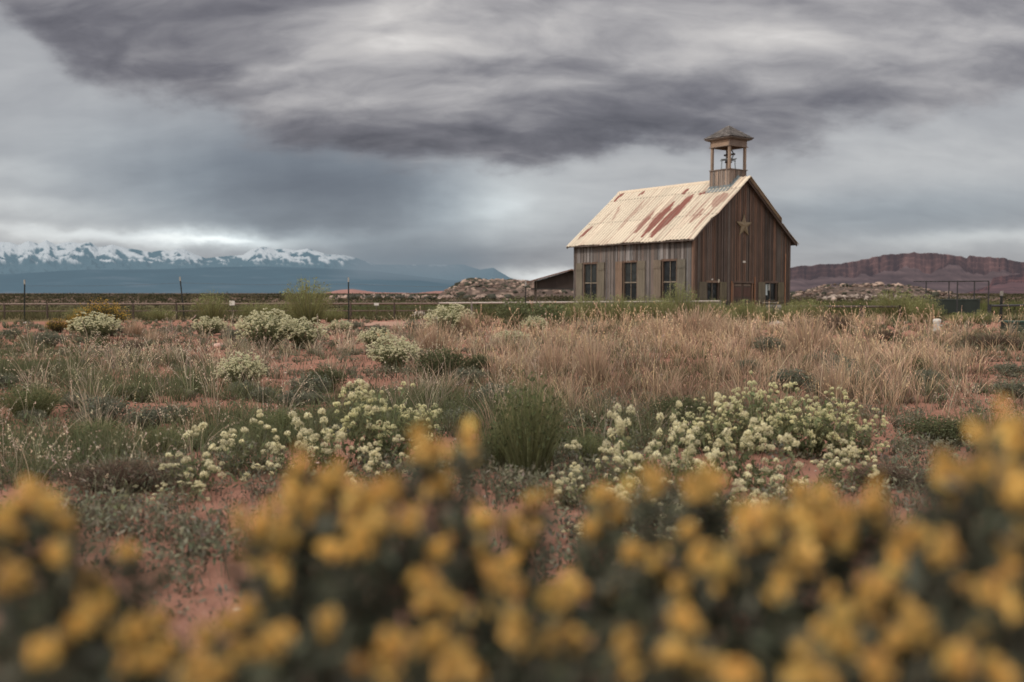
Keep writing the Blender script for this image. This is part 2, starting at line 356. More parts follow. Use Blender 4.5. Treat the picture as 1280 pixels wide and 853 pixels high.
SK1 = [(-900, 318), (-500, 306), (-250, 300), (-120, 308), (0, 303), (15, 303), (25, 306), (38, 301.5), (50, 305), (60, 300.5), (72, 306), (88, 302), (100, 304), (115, 303), (125, 309), (142, 306), (155, 309), (170, 312), (190, 316),
       (205, 312.5), (215, 314), (222, 311), (232, 311.5), (245, 318), (258, 323), (270, 322), (290, 320), (305, 319), (315, 312), (329, 308), (345, 312), (357, 311), (370, 313), (385, 311), (400, 315), (410, 318), (430, 319), (445, 322),
       (470, 331), (500, 331), (540, 331), (580, 331), (600, 337), (617, 335), (637, 347), (680, 362), (760, 366)]
def c_snow(xs, T, z, h, rg):
    R = 18000; py = HY - (z/R*F)
    n = fbm(xs/210+4*T, T*10, 5, 40, ridged=True)*.8+.08; n2 = fbm(xs/70+3*T, T*26, 4, 50)
    sn = np.clip(((319-py)/11 + (n-.5)*6 + (n2-.5)*2.5 + (rg-.62)*2.2)*1.3, 0, 1)*np.clip((336-py)/5, 0, 1)
    base = np.stack([.035+.03*n, .075+.03*n, .10+.03*n], -1); snow = np.array([.50, .525, .56])  # rock base tinted blue, distance haze painted into the colour
    return base*(1-sn[..., None]) + snow*sn[..., None]
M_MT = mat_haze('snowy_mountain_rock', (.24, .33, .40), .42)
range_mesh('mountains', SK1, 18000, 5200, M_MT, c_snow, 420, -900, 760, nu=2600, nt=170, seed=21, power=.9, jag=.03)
SK2 = [(-900, 345), (-300, 338), (0, 343), (40, 341), (80, 338.5), (110, 337), (200, 336.5), (260, 334), (330, 333), (400, 335), (470, 339), (520, 345), (560, 350), (610, 352), (640, 357), (700, 366), (740, 367)]
def c_foot(xs, T, z, h, rg):
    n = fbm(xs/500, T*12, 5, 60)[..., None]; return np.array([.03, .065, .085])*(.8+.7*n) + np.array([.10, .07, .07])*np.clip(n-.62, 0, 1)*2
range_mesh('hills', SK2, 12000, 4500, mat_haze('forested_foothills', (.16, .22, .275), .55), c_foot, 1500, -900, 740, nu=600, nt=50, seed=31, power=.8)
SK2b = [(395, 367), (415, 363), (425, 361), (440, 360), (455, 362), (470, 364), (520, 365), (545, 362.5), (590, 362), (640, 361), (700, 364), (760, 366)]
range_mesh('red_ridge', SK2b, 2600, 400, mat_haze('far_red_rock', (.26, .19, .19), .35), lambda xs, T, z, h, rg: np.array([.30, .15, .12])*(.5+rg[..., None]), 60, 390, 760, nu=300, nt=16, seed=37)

def build_mesa(name, pts, R, px0, px1, cliff, seed, tint):
    nu = 1100; px = np.linspace(px0, px1, nu); top = skyline(pts, px); h = (HY-top)/F*R; az_ = np.arctan((px-640)/F)
    xs = (px-640)/F*R
    h = h*(1+.07*(fbm(xs/22, xs*0, 4, seed)-.5)+.10*(fbm(xs/140, xs*0+3, 3, seed)-.5))
    rows = []; cols = []
    cl = cliff*(1+1.0*(fbm(xs/110, xs*0, 4, seed+1)-.5))
    flute = (fbm(xs/28, xs*0, 4, seed+2, ridged=True)-.5)
    def C(base, n): return np.clip(np.array(base)[None, :]*(.55+.9*n[:, None]), 0, 1)
    Ts = np.linspace(0, 1, 40)
    for k in Ts:            # talus from the plain up to the cliff foot
        n = np.clip(.5+1.5*(fbm(xs/60+5*k, xs*0+k*4, 5, seed+4, ridged=True)-.62)+.9*(fbm(xs/150-2*k, xs*0+k*3, 3, seed+14)-.5), 0, 1.1)
        zz = (h-cl*h)*k**.9*(.80+.30*n) if k < 1 else (h-cl*h)*(.80+.30*n)
        d = -R*.16*(1-k)
        rows.append((d, zz)); band = .5+.5*np.sin(zz/4.5+6*fbm(xs/300, xs*0, 2, seed+9)); cols.append(C(tint[1], n)*(.75+.4*band[:, None]))
    zf = rows[-1][1]
    for k in np.linspace(.02, 1, 22):   # fluted cliff
        n = fbm(xs/13, xs*0+k*.9, 5, seed+5); st = np.floor(k*3)/3
        zz = zf + (h-zf)*k; d = flute*60 + st*30 + (n-.5)*22
        blot = np.clip(fbm(xs/60, xs*0+k*.8, 5, seed+7)*5-2.1, 0, 1)[:, None]
        rows.append((d, zz)); cols.append(C(tint[0], np.clip(.5+(n-.5)*1.9, 0, 1.2))*(1-.6*blot)*(1 if k < .88 else .8))
    for k in (.3, 1.0): rows.append((60+R*.2*k, h*(1-.02*k))); cols.append(C(tint[2], fbm(xs/30, xs*0+k, 3, seed)))
    rows.append((R*.3, h*0-5)); cols.append(C(tint[1], flute*0+.5))
    P = np.stack([np.stack([(R+d)*np.tan(az_), np.full(nu, 1.0)*(R+d), z-1], -1) for d, z in rows], 1); Cc = np.stack(cols, 1)
    me = grid_mesh(name, P, Cc, True, flip=True)
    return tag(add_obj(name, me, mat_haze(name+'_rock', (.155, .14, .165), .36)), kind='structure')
SK3 = [(700, 366), (860, 352), (940, 341), (985, 335), (1000, 331), (1020, 329.5), (1050, 329), (1070, 327), (1090, 321), (1110, 317), (1130, 314), (1137, 313.5), (1160, 315), (1180, 315.5), (1190, 317), (1200, 318), (1207, 321), (1210, 317.5), (1230, 319), (1250, 322), (1265, 327), (1280, 329), (1400, 334), (1700, 350), (1900, 360)]
TINT = [(.16, .085, .075), (.085, .058, .058), (.12, .09, .085)]
build_mesa('mesa', SK3, 4200, 700, 1900, .40, 71, TINT)
SK4 = [(1205, 366), (1236, 356), (1240, 346), (1262, 342.5), (1280, 340), (1330, 336), (1500, 338), (1700, 350)]
build_mesa('mesa', SK4, 2600, 1200, 1700, .42, 91, [(.15, .06, .05), (.10, .05, .05), (.13, .08, .07)])

def hill_patch(name, pts, R, depth, px0, px1, colf, seed, nu=260, nt=46, rough=.12):
    px = np.linspace(px0, px1, nu); h = (HY - skyline(pts, px))/F*R + CZ; t = np.linspace(0, 1.6, nt)
    U, T = np.meshgrid(np.arange(nu), t, indexing='ij'); Yv = R + depth*(T-1); x = (px[U]-640)/F*Yv
    pr = np.where(T <= 1, np.sin(T*math.pi/2)**.85, 1-(T-1)*1.2)
    n = fbm(x/5, Yv/5, 5, seed)
    z = np.clip(h[U], .0, None)*pr*(1+rough*(n-.5)*4*np.clip(1-abs(T-1), .15, 1)*np.where(T > .9, .35, 1)) - .3
    # rock ledges
    lz = 2.4; q = z/lz; z = z*.45 + .55*lz*(np.floor(q)+np.clip((q-np.floor(q)-.55)/.45, 0, 1)**1)
    C = colf(x, Yv, z, n)
    me = grid_mesh(name, np.stack([x, Yv, z], -1), C, False, flip=True); return tag(add_obj(name, me, M_ROCK), kind='structure'), (px, h, R, depth)
def c_rocky(x, y, z, n):
    n2 = fbm(x/1.6, y/1.6+z, 4, 13)
    a = np.array([.085, .060, .050]); b = np.array([.25, .18, .145]); k = np.clip((n2-.56)*5, 0, 1)[..., None]
    return a*(.6+n[..., None]*.8)*(1-k)+b*k
SK5 = [(520, 367.5), (545, 366), (560, 361), (575, 356), (584, 350), (590, 348.5), (640, 349.5), (668, 351), (720, 352), (790, 357), (840, 364), (880, 367.5)]
hill_patch('rocky_hill', SK5, 320, 45, 515, 890, c_rocky, 101)
SK6 = [(900, 367), (950, 364), (985, 366), (1010, 361), (1025, 356), (1040, 354), (1100, 353.5), (1130, 355), (1150, 358), (1170, 362), (1200, 365), (1240, 367.5)]
hill_patch('rocky_hill', SK6, 260, 50, 895, 1245, c_rocky, 111)
# loose boulders on those hills: hundreds, nobody could count them
def boulders(name, spots, sizes, cols, mat=M_ROCK, kind='stuff', seed=3):
    """spots (n,3): lumpy low-poly boulders"""
    r_ = np.random.default_rng(seed)
    base = np.array([(math.sin(a)*math.cos(b), math.sin(a)*math.sin(b), math.cos(a)) for a, nb in ((0, 1), (.8, 5), (1.5, 7), (2.3, 5)) for b in [2*math.pi*k/nb+.5*a for k in range(nb)]]+[(0, 0, -1)])
    import bmesh
    bm = bmesh.new(); vs = [bm.verts.new(v) for v in base]; bmesh.ops.convex_hull(bm, input=vs); bm.verts.index_update()
    bv = np.array([v.co[:] for v in bm.verts]); bf = [[v.index for v in f.verts] for f in bm.faces]; bm.free()
    V = []; FS = []; IDX = []; CC = []; o = 0
    for p, s, c in zip(spots, sizes, cols):
        sc = np.array([s*r_.uniform(.8, 1.5), s*r_.uniform(.8, 1.3), s*r_.uniform(.4, .9)]); a = r_.uniform(0, 6.28)
        v = bv*(1+r_.uniform(-.22, .22, (len(bv), 1)))*sc; v = np.stack([v[:, 0]*math.cos(a)-v[:, 1]*math.sin(a), v[:, 0]*math.sin(a)+v[:, 1]*math.cos(a), v[:, 2]], -1)+p
        V.append(v); CC.append(np.tile(np.array(c)*r_.uniform(.7, 1.2), (len(v), 1)))
        for f in bf: FS.append(len(f)); IDX += [o+i for i in f]
        o += len(v)
    me = np_mesh(name, np.concatenate(V), FS, IDX, np.concatenate(CC)); ob = add_obj(name, me, mat)
    if kind: ob['kind'] = kind
    return ob
def hill_boulders(pts, R, depth, px0, px1, n, seed, tmax=1.0, smin=.5, smax=1.6):
    r_ = np.random.default_rng(seed); S = []; Z = []; C = []
    for _ in range(n):
        px = r_.uniform(px0, px1); T = r_.uniform(.1, tmax)**.7; Yv = R+depth*(T-1); h = (HY-skyline(pts, px))/F*R+CZ
        z = max(h, 0)*math.sin(min(T, 1)*math.pi/2)**.85; sz = smin+(smax*1.5-smin)*r_.random()**3; S.append(((px-640)/F*Yv, Yv, z-.3-sz*.35)); Z.append(sz*(1.4 if T > .93 else 1)); k = r_.random()
        C.append((.33, .24, .195) if k > .72 else (.16, .11, .09) if k > .4 else (.045, .045, .032))
    return S, Z, C
S, Z_, C_ = hill_boulders(SK5, 320, 45, 556, 760, 900, 5, smin=.3, smax=1.1); boulders('hillside_rocks', S, np.array(Z_)*.8, C_, seed=6)
S, Z_, C_ = hill_boulders(SK6, 260, 50, 985, 1190, 420, 8, smin=.15, smax=.55); boulders('hillside_rocks', S, Z_, C_, seed=7)
# pale rock band at the foot of the right hill and pale flats on the left of the left hill
S = []; Z_ = []; C_ = []
for _ in range(240):
    px = rng.uniform(1028, 1125); Yv = rng.uniform(150, 175); S.append(((px-640)/F*Yv, Yv, rng.uniform(0, .9))); Z_.append(rng.uniform(.12, .5)); C_.append((.36, .29, .25) if rng.random() > .45 else (.10, .075, .06))
for _ in range(500):
    px = rng.uniform(415, 640); Yv = rng.uniform(190, 330); S.append(((px-640)/F*Yv, Yv, rng.uniform(-.2, .5))); Z_.append(rng.uniform(.2, 1.0)); C_.append((.34, .25, .21) if rng.random() > .45 else (.05, .05, .038))
boulders('pale_ledge_rocks', S, Z_, C_, seed=9)
def sheet(name, pts, z, mat):
    me = bpy.data.meshes.new(name); me.from_pydata([(x, y, z) for x, y in pts], [], [tuple(range(len(pts)))]); me.update(); return tag(add_obj(name, me, mat), kind='structure')
def mat_flat(name, a, b, sc):
    m, t = new_mat(name); tc = t.n('ShaderNodeTexCoord'); n = t.noise(tc.outputs['Object'], sc, 7, .7); d = t.n('ShaderNodeBsdfDiffuse'); t.l(t.mix(t.m('MULTIPLY', t.m('SUBTRACT', n, .35, clamp=True), 3.2, clamp=True), a, b), d.inputs[0]); out(t, d.outputs[0]); return m
fl = [((px-640)/F*Y_, Y_) for px, Y_ in ((400, 185), (655, 185), (690, 300), (560, 420), (430, 420), (395, 300))]
sheet('sand_flat', fl, .02, mat_flat('pale_sand', (.10, .08, .065), (.33, .245, .21), .16))
pt = [G(px, py) for px, py in ((418, 404.5), (530, 402.5), (560, 404.5), (528, 409), (470, 409), (415, 407.5))]
sheet('path', pt, .035, mat_flat('path_dirt', (.30, .18, .14), (.46, .30, .24), 1.2))
sheet('road', [(x_, y_) for x_, y_ in (((1170-640)/F*600, 600), ((1500-640)/F*600, 600), ((1500-640)/F*680, 680), ((1185-640)/F*680, 680))], .05, mat_flat('road_gravel', (.36, .34, .32), (.46, .43, .4), .05))
# rain haze hanging before the mountains on the right of the range
def rain():
    R = 10500; px = np.linspace(380, 800, 80); zz = np.linspace(0, 620, 24); U, Vv = np.meshgrid(np.arange(80), zz, indexing='ij')
    P = np.stack([(px[U]-640)/F*R, np.full(U.shape, float(R)), Vv], -1)
    pxx = px[U]; py = HY-Vv/R*F
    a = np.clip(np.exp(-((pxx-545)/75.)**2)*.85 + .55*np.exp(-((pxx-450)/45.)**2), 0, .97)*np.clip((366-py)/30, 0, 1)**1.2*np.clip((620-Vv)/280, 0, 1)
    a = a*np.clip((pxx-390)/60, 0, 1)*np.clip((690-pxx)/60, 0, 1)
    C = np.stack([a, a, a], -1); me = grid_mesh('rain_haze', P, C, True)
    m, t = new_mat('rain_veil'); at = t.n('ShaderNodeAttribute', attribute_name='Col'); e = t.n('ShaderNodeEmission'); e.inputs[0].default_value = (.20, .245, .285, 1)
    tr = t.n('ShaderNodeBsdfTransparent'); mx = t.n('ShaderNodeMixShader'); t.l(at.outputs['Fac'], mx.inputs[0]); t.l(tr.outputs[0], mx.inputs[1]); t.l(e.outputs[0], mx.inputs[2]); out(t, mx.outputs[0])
    tag(add_obj('rain_haze', me, m), kind='stuff')
rain()

# ---------------------------------------------------------------- the schoolhouse
AA = .939; CX, CY = 9.634, 53.10; LL, WW, HE, HR, OE, OG = 9.84, 7.95, 4.11, 7.68, .40, .37
lv = np.array([-math.cos(AA), math.sin(AA)]); wv_ = np.array([math.sin(AA), math.cos(AA)])
def hit(px, py, origin, normal):
    d = ray(px, py); o = np.array([0, 0, CZ]); t = np.dot(np.array(origin)-o, normal)/np.dot(d, normal); p = o+d*t
    q = p[:2]-np.array([CX, CY]); return float(q@wv_), float(q@lv), float(p[2])
def side(px, py): _, y, z = hit(px, py, (CX, CY, 0), np.array([*wv_, 0])); return y, z
def gab(px, py): x, _, z = hit(px, py, (CX, CY, 0), np.array([*lv, 0])); return x, z
church = empty('wooden_schoolhouse', (CX, CY, 0), math.pi/2-AA)
tag(church, 'old weathered plank schoolhouse with rusty cream tin roof and open bell tower', 'schoolhouse')
slope = (HR-HE)/(WW/2+OE)
def roof_z(x): return HE + (OE + min(x, WW-x))*slope      # sheet height above x
def boards(mb, a0, a1, holes, ztop, place, pal, wid=(.11, .27), zb=0.05):
    """vertical planks along a wall; place(a, d, z) -> xyz where d is the distance proud of the wall"""
    a = a0
    while a < a1-1e-3:
        w = min(random.uniform(*wid), a1-a); b = a+w
        col = np.array(random.choice(pal))*random.uniform(.72, 1.22); d = random.uniform(.0, .018)
        segs = [(zb+random.uniform(-.03, .02), None)]
        cuts = [(h[2], h[3]) for h in holes if b > h[0]+.001 and a < h[1]-.001]
        z0 = segs[0][0]; parts = []
        for c0, c1 in sorted(cuts): parts.append((z0, c0)); z0 = c1
        parts.append((z0, None))
        for p0, p1 in parts:
            za = p1 if p1 is not None else ztop(a); zb_ = p1 if p1 is not None else ztop(b)
            mid = None
            g = .006
            vs = [place(a+g, d+.0, p0), place(b-g, d, p0), place(b-g, d, zb_), place(a+g, d, za), place(a+g, -.05, p0), place(b-g, -.05, p0), place(b-g, -.05, zb_), place(a+g, -.05, za)]
            mb.add(vs, [(0,1,2,3),(7,6,5,4),(0,4,5,1),(1,5,6,2),(2,6,7,3),(3,7,4,0)], tuple(col))
            if p1 is None and random.random() < .55:   # batten over the joint
                bc = tuple(np.array(random.choice(pal))*random.uniform(.7, 1.5)); e = .022
                vs = [place(b-e, d+.03, p0), place(b+e, d+.03, p0), place(b+e, d+.03, ztop(min(b+e, a1))), place(b-e, d+.03, ztop(b-e)), place(b-e, -.02, p0), place(b+e, -.02, p0), place(b+e, -.02, ztop(min(b+e, a1))), place(b-e, -.02, ztop(b-e))]
                mb.add(vs, [(0,1,2,3),(7,6,5,4),(0,4,5,1),(1,5,6,2),(2,6,7,3),(3,7,4,0)], bc)
        a = b
PAL_S = [(.18, .155, .145), (.12, .105, .10), (.235, .21, .205), (.14, .115, .105), (.19, .18, .18), (.10, .083, .077), (.16, .12, .105)]
PAL_G = [(.078, .050, .040), (.11, .067, .050), (.058, .040, .034), (.09, .060, .048), (.14, .078, .054), (.046, .034, .029), (.095, .068, .058), (.12, .095, .083)]
# openings
def rect_s(x0, x1, y0, yb): a, z1 = side(x1, y0); b, _ = side(x0, y0); return [min(a, b), max(a, b), .72, z1]
SW = [rect_s(729.5, 747, 329, 378), rect_s(779.5, 797, 327, 378), rect_s(828, 846.5, 325, 378)]
gz = lambda px, py: gab(px, py)
GWL = [gz(883, 352)[0], gz(898.5, 352)[0], .78, gz(890, 353)[1]]; GWR = [gz(956, 353)[0], gz(971, 353)[0], .78, gz(963, 353.5)[1]]
GD = [gz(915.5, 353)[0], gz(941, 353)[0], 0.0, gz(928, 354)[1]]
def ztop_g(x): return roof_z(max(0, min(x, WW))) - .06
mb = MB(); boards(mb, 0, LL, SW, lambda a: roof_z(0)-.05, lambda a, d, z: (-d, a, z), PAL_S); mb.build('side_wall', M_WOOD, church)
mb = MB(); boards(mb, 0, WW/2, [GWL, GD], ztop_g, lambda a, d, z: (a, -d, z), PAL_G, (.12, .2)); boards(mb, WW/2, WW, [GWR, GD], ztop_g, lambda a, d, z: (a, -d, z), PAL_G, (.12, .2)); mb.build('gable_wall', M_WOOD, church)
mb = MB(); boards(mb, 0, LL, [], lambda a: roof_z(0)-.05, lambda a, d, z: (WW+d, a, z), PAL_S); mb.build('side_wall', M_WOOD, church)
mb = MB(); boards(mb, 0, WW/2, [], ztop_g, lambda a, d, z: (a, LL+d, z), PAL_G); boards(mb, WW/2, WW, [], ztop_g, lambda a, d, z: (a, LL+d, z), PAL_G); mb.build('gable_wall', M_WOOD, church)
mb = MB()   # dark lining so that nothing shines through the joints, and the floor
mb.box((.2, .2, .02), (WW-.2, LL-.2, .12), (.05, .04, .03)); mb.build('floor', M_WOOD, church)
for a_, b_, c_ in (((-.05, -.055, .03), (.09, .06, roof_z(0)-.1), (.17, .10, .07)), ((WW-.07, -.055, .03), (WW+.05, .06, roof_z(0)-.1), (.10, .07, .06)), ((WW-.42, -.05, .03), (WW-.34, -.03, 3.55), (.30, .15, .09))):
    mb = MB(); mb.box(a_, b_, c_); mb.build('corner_board', M_WOOD, church)
SH_S = [(.145, .12, .09), (.16, .122, .092), (.13, .113, .088)]
def side_window(r, k):
    y0, y1, z0, z1 = r
    m = MB(); c = (.13, .085, .06)
    m.box((-.02, y0, z0), (.16, y0+.06, z1), c); m.box((-.02, y1-.06, z0), (.16, y1, z1), c); m.box((-.035, y0-.05, z1-.05), (.16, y1+.05, z1+.07), (.12, .07, .05)); m.box((.05, y0+.06, z0+.03), (.10, y1-.06, z0+.10), c)
    f = m.build('window', M_WOOD, church)
    m = MB(); w = (.21, .17, .13); zm = z0+(z1-z0)*.5; ym = (y0+y1)/2
    m.box((.035, y0+.06, zm-.03), (.075, y1-.06, zm+.03), w); m.box((.04, ym-.018, z0+.1), (.07, ym+.018, z1-.05), w); m.build('sash_bars', M_WOOD, f)
    m = MB(); m.box((.085, y0+.061, z0+.08), (.095, y1-.061, zm), (.1, .1, .1)); m.build('pane', M_GLASS, f)
    m = MB(); m.box((.085, y0+.061, zm+.001), (.095, y1-.061, z1-.05), (.1, .1, .1)); m.build('pane', M_GLASS2 if k != 2 else M_GLASS, f)
    m = MB(); m.box((-.07, y0-.03, z0-.045), (.10, y1+.03, z0), (.17, .13, .11)); m.build('sill', M_WOOD, f)
    for s, (a, b) in enumerate(((y0-.66*1.02, y0-.06), (y1+.05, y1+.62))):
        m = MB(); cc = SH_S[1] if (k == 1 and s == 1) else SH_S[(k+s*2) % 3] if (k+s) % 3 != 1 else SH_S[0]
        if k == 1 and s == 1: cc = (.20, .13, .092)
        n = 3
        for q in range(n):
            aa = a+(b-a)*q/n; m.box((-.075, aa+.004, z0-.05), (-.035, a+(b-a)*(q+1)/n-.004, z1+.03), tuple(np.array(cc)*random.uniform(.88, 1.1)))
        m.box((-.10, a+.02, z0+.30), (-.076, b-.02, z0+.42), tuple(np.array(cc)*.9)); m.box((-.10, a+.02, z1-.45), (-.076, b-.02, z1-.33), tuple(np.array(cc)*.9))
        m.build('shutter', M_WOOD, f)
for k, r in enumerate(SW): side_window(r, k)
def gable_window(r, k):
    x0, x1, z0, z1 = r; c = (.09, .06, .045); m = MB()
    m.box((x0, -.02, z0), (x0+.06, .14, z1), c); m.box((x1-.06, -.02, z0), (x1, .14, z1), c); m.box((x0-.05, -.045, z1-.03), (x1+.08, .14, z1+.09), (.17, .11, .08) if k == 0 else (.11, .07, .055)); m.box((x0+.06, .04, z0+.03), (x1-.06, .09, z0+.1), c)
    f = m.build('window', M_WOOD, church); xm = (x0+x1)/2
    m = MB(); m.box((xm-.02, .035, z0+.1), (xm+.02, .07, z1-.03), (.14, .11, .09)); m.build('sash_bars', M_WOOD, f)
    m = MB(); m.box((x0+.061, .08, z0+.08), (x1-.061, .09, z1-.03), (.1, .1, .1)); m.build('pane', M_GLASS, f)
    m = MB(); m.box((x0-.25, -.09, z0-.05), (x1+.1, .08, z0), (.36, .31, .27)); m.build('sill', M_WOOD, f)
    for a, b, cc in ((x0-.60, x0-.04, (.13, .105, .075)), (x1+.04, x1+.56, (.125, .10, .065))):
        m = MB()
        for q in range(3): m.box((a+(b-a)*q/3+.004, -.07, z0-.02), (a+(b-a)*(q+1)/3-.004, -.03, z1+.02), tuple(np.array(cc)*random.uniform(.85, 1.15)))
        m.box((a+.02, -.093, z0+.2), (b-.02, -.071, z0+.3), tuple(np.array(cc)*.85)); m.build('shutter', M_WOOD, f)
    if k == 1: m = MB(); m.box((x0+.07, .055, z0+.4), (x0+.30, .065, z1-.1), (.45, .50, .52)); m.box((x0+.40, .055, z1-.45), (x0+.50, .065, z1-.08), (.42, .42, .4)); m.build('painted_reflection', M_PAINT, f)  # pale pieces before the glass paint in a reflection
    else:
        m = MB(); m.tube((x0+.35, -.06, z1+.12), (x0+.43, -.06, z1+.16), .035, col=(.6, .55, .5)); m.build('bracket', M_PAINT, f)
        m = MB(); m.tube((x1-.1, -.06, z1+.0), (x1-.06, -.06, z1+.16), .035, col=(.6, .52, .42)); m.build('bracket', M_PAINT, f)
gable_window(GWL, 0); gable_window(GWR, 1)
# door
x0, x1, z0, z1 = GD; m = MB(); c = (.16, .06, .04)
m.box((x0, -.03, .02), (x0+.08, .12, z1), (.20, .115, .08)); m.box((x1-.08, -.03, .02), (x1, .12, z1), (.19, .11, .075)); m.box((x0-.03, -.045, z1), (x1+.03, .12, z1+.09), (.10, .065, .05)); m.box((x1+.10, -.05, .02), (x1+.16, -.02, z1+.35), (.30, .14, .08)); m.box((x0-.12, -.05, .02), (x0-.06, -.02, z1+.1), (.30, .14, .08))
door = m.build('doorway', M_WOOD, church); xm = (x0+x1)/2
for a, b in ((x0+.085, xm-.01), (xm+.01, x1-.085)):
    m = MB(); m.box((a, .04, .05), (b, .08, z1-.01), (.075, .048, .038)); m.box((a+.1, .02, z1-.16), (b-.1, .039, z1-.08), (.17, .125, .10)); m.box((a+.1, .02, z1-.75), (b-.1, .039, z1-.25), (.09, .045, .036)); m.box((a+.1, .02, .3), (b-.1, .039, z1-.9), (.06, .04, .033))
    d = m.build('door_leaf', M_WOOD, door)
m = MB(); m.tube((xm+.08, .0, 1.05), (xm+.08, .05, 1.05), .035, col=(.05, .05, .05)); m.build('door_knob', M_METAL, door)
# small pale things nailed on the gable
sx_, sz_ = gab(929.5, 327.5); m = MB(); m.box((sx_-.10, -.06, sz_-.05), (sx_+.10, -.035, sz_+.05), (.6, .55, .5)); m.build('small_plaque', M_PAINT, church)
# star
cx_, cz_ = gab(928.7, 282.5); m = MB(); R_ = .66; vs = []
for k in range(10):
    a = math.pi/2+k*math.pi/5; r = R_ if k % 2 == 0 else R_*.40; vs.append((cx_+r*math.cos(a), -.09, cz_+r*math.sin(a)))
vs2 = [(v[0], -.05, v[2]) for v in vs]; allv = vs+vs2+[(cx_, -.17, cz_)]
m.add(allv, [(k, (k+1) % 10, 20) for k in range(10)]+[(k, (k+1) % 10, 10+(k+1) % 10, 10+k) for k in range(10)], (.20, .15, .095)); m.build('star', M_PAINT, church)
# roof sheets with ribs and rust
def roof_pix(px, py):
    """point on the left slope -> (y, s) with s 0 at the ridge, 1 at the eave"""
    d = ray(px, py); n_l = np.array([-(slope), 0, 1]);   # z = HE + (OE+x)*slope
    nw = np.array([-slope*wv_[0], -slope*wv_[1], 1.0]); o = np.array([CX, CY, HE+OE*slope]); t = np.dot(o-np.array([0, 0, CZ]), nw)/np.dot(d, nw)
    p = np.array([0, 0, CZ])+d*t; q = p[:2]-np.array([CX, CY]); x = float(q@wv_); y = float(q@lv); return y, 1-(x+OE)/(WW/2+OE)
STRK = [((866, 244.6), (814.6, 296), .19, 1.0), ((842, 254), (803, 297), .15, .95), ((817, 266), (793, 293), .12, .7), ((740, 284), (723, 300), .09, .85), ((806, 251), (772, 289), .10, .35), ((906, 242), (893, 259), .22, .5), ((880, 262), (862, 280), .10, .55), ((806, 240), (799, 246), .08, .8), ((780, 242), (768, 253), .09, 1.3), ((860, 237), (853, 245), .07, 1.1), ((882, 241), (876, 244), .16, .9), ((775, 258), (763, 283), .05, .4), ((835, 257), (815, 275), .05, .5), ((898, 254), (865, 292), .05, .45)]
def roof_side(sgn):
    ny = 40*6+1; ns = 90; yy = np.linspace(-OG, LL+OG, ny); ss = np.linspace(0, 1, ns)
    Yg, Sg = np.meshgrid(yy, ss, indexing='ij'); T = (yy+OG)/(LL+2*OG)
    fr = np.where(ss < .60, -.13, np.where(ss < .68, -.13+(ss-.60)/.08*.26, .06-.06*(ss-.68)/.32))
    wob = .012*np.sin(ss*17)
    Yp = yy[:, None] + (1-T[:, None]).clip(0, 1)**12*(fr+wob)[None, :]
    rib = np.array([.0, .0, .04, .04, .0, .0])[np.arange(ny) % 6]
    sag = .025*np.sin(Yp*1.7)*Sg*Sg + .012*np.sin(Yp*5.1+1)*Sg**4
    z = HR - Sg*(HR-HE) + rib[:, None] + sag + .02 + np.where(Sg < .19, .018, 0)
    e = 1+ .006*np.sin(Yp*9)*(Sg > .98)
    xx = WW/2 - Sg*e*(WW/2+OE)
    n = fbm(Yp*6, Sg*3.2, 4, 17); nn = fbm(Yp*1.3, Sg*1.8, 3, 19)
    base = np.array([.70, .60, .475]); C = base[None, None, :]*(.86+.22*nn[..., None])
    C = np.where((np.arange(ny) % 6 == 1)[:, None, None], C*.55, np.where((np.arange(ny) % 6 == 4)[:, None, None], C*.82, C))  # rib feet darkened, one side more, painting in the shade of the ribs
    pan = np.array([random.uniform(.86, 1.06) for _ in range(400)]); C = C*pan[((np.arange(ny)//18)[:, None]+np.where(Sg > .19, 60, 0)+np.where(Sg > .6, 60, 0))][..., None]
    C = np.where((abs(Sg-.19) < .006)[..., None] | (abs(Sg-.61) < .004)[..., None], C*.62, C)
    nail = (np.abs(((Sg*14) % 1)-.5) < .06) & ((np.arange(ny) % 6 == 2)[:, None]) & (fbm(Yp*8, Sg*30, 2, 55) > .5); C = np.where(nail[..., None], C*.55, C)
    rst = np.clip((fbm(Yp*9, Sg*2.0, 4, 23)*.7+nn*.5-.66)*4, 0, .5)
    if sgn < 0:
        for (a, b, w, amp) in STRK:
            ya, sa = roof_pix(*a); yb, sb = roof_pix(*b); k = np.clip((Sg-sa)/(sb-sa), -.5, 1.5); yc = ya+(yb-ya)*k
            wd = w*2.3*(.3+.7*np.sin(np.clip(k, 0.02, .98)*math.pi)**.6); inside = np.clip((wd-abs(Yp-yc)+(fbm(Yp*14, Sg*9, 4, 29)-.5)*.34)/.05, 0, 1)*((k > -.02) & (k < 1.02))
            rst = np.maximum(rst, inside*min(amp*1.15, 1)*(.8+.5*n)); C = np.where((amp > 1) & (inside > .5)[..., None], C*.35, C)
    rc = np.array([.19, .052, .038]); rst = np.clip(rst, 0, .95)[..., None]; C = C*(1-rst)+rc*(.7+.6*n[..., None])*rst
    xx = xx if sgn < 0 else WW-xx
    top = np.stack([xx, Yp, z], -1)
    me = grid_mesh('roof', top, C, False, flip=(sgn > 0)); o = add_obj('roof_sheet', me, M_ROOF, church)
    md = o.modifiers.new('thick', 'SOLIDIFY'); md.thickness = .012; md.offset = 0
    return o
roof_side(-1); roof_side(1)
m = MB()    # ridge cap and rake / fascia boards
for s in (-1, 1):
    m.prism([(WW/2, HR+.075), (WW/2, HR+.055), (WW/2+s*.2, HR+.055-.2*slope), (WW/2+s*.2, HR+.075-.2*slope)], 1.9, LL+OG+.02, col=(.62, .50, .38))
m.build('ridge_cap', M_ROOF, church)
m = MB(); q = .16
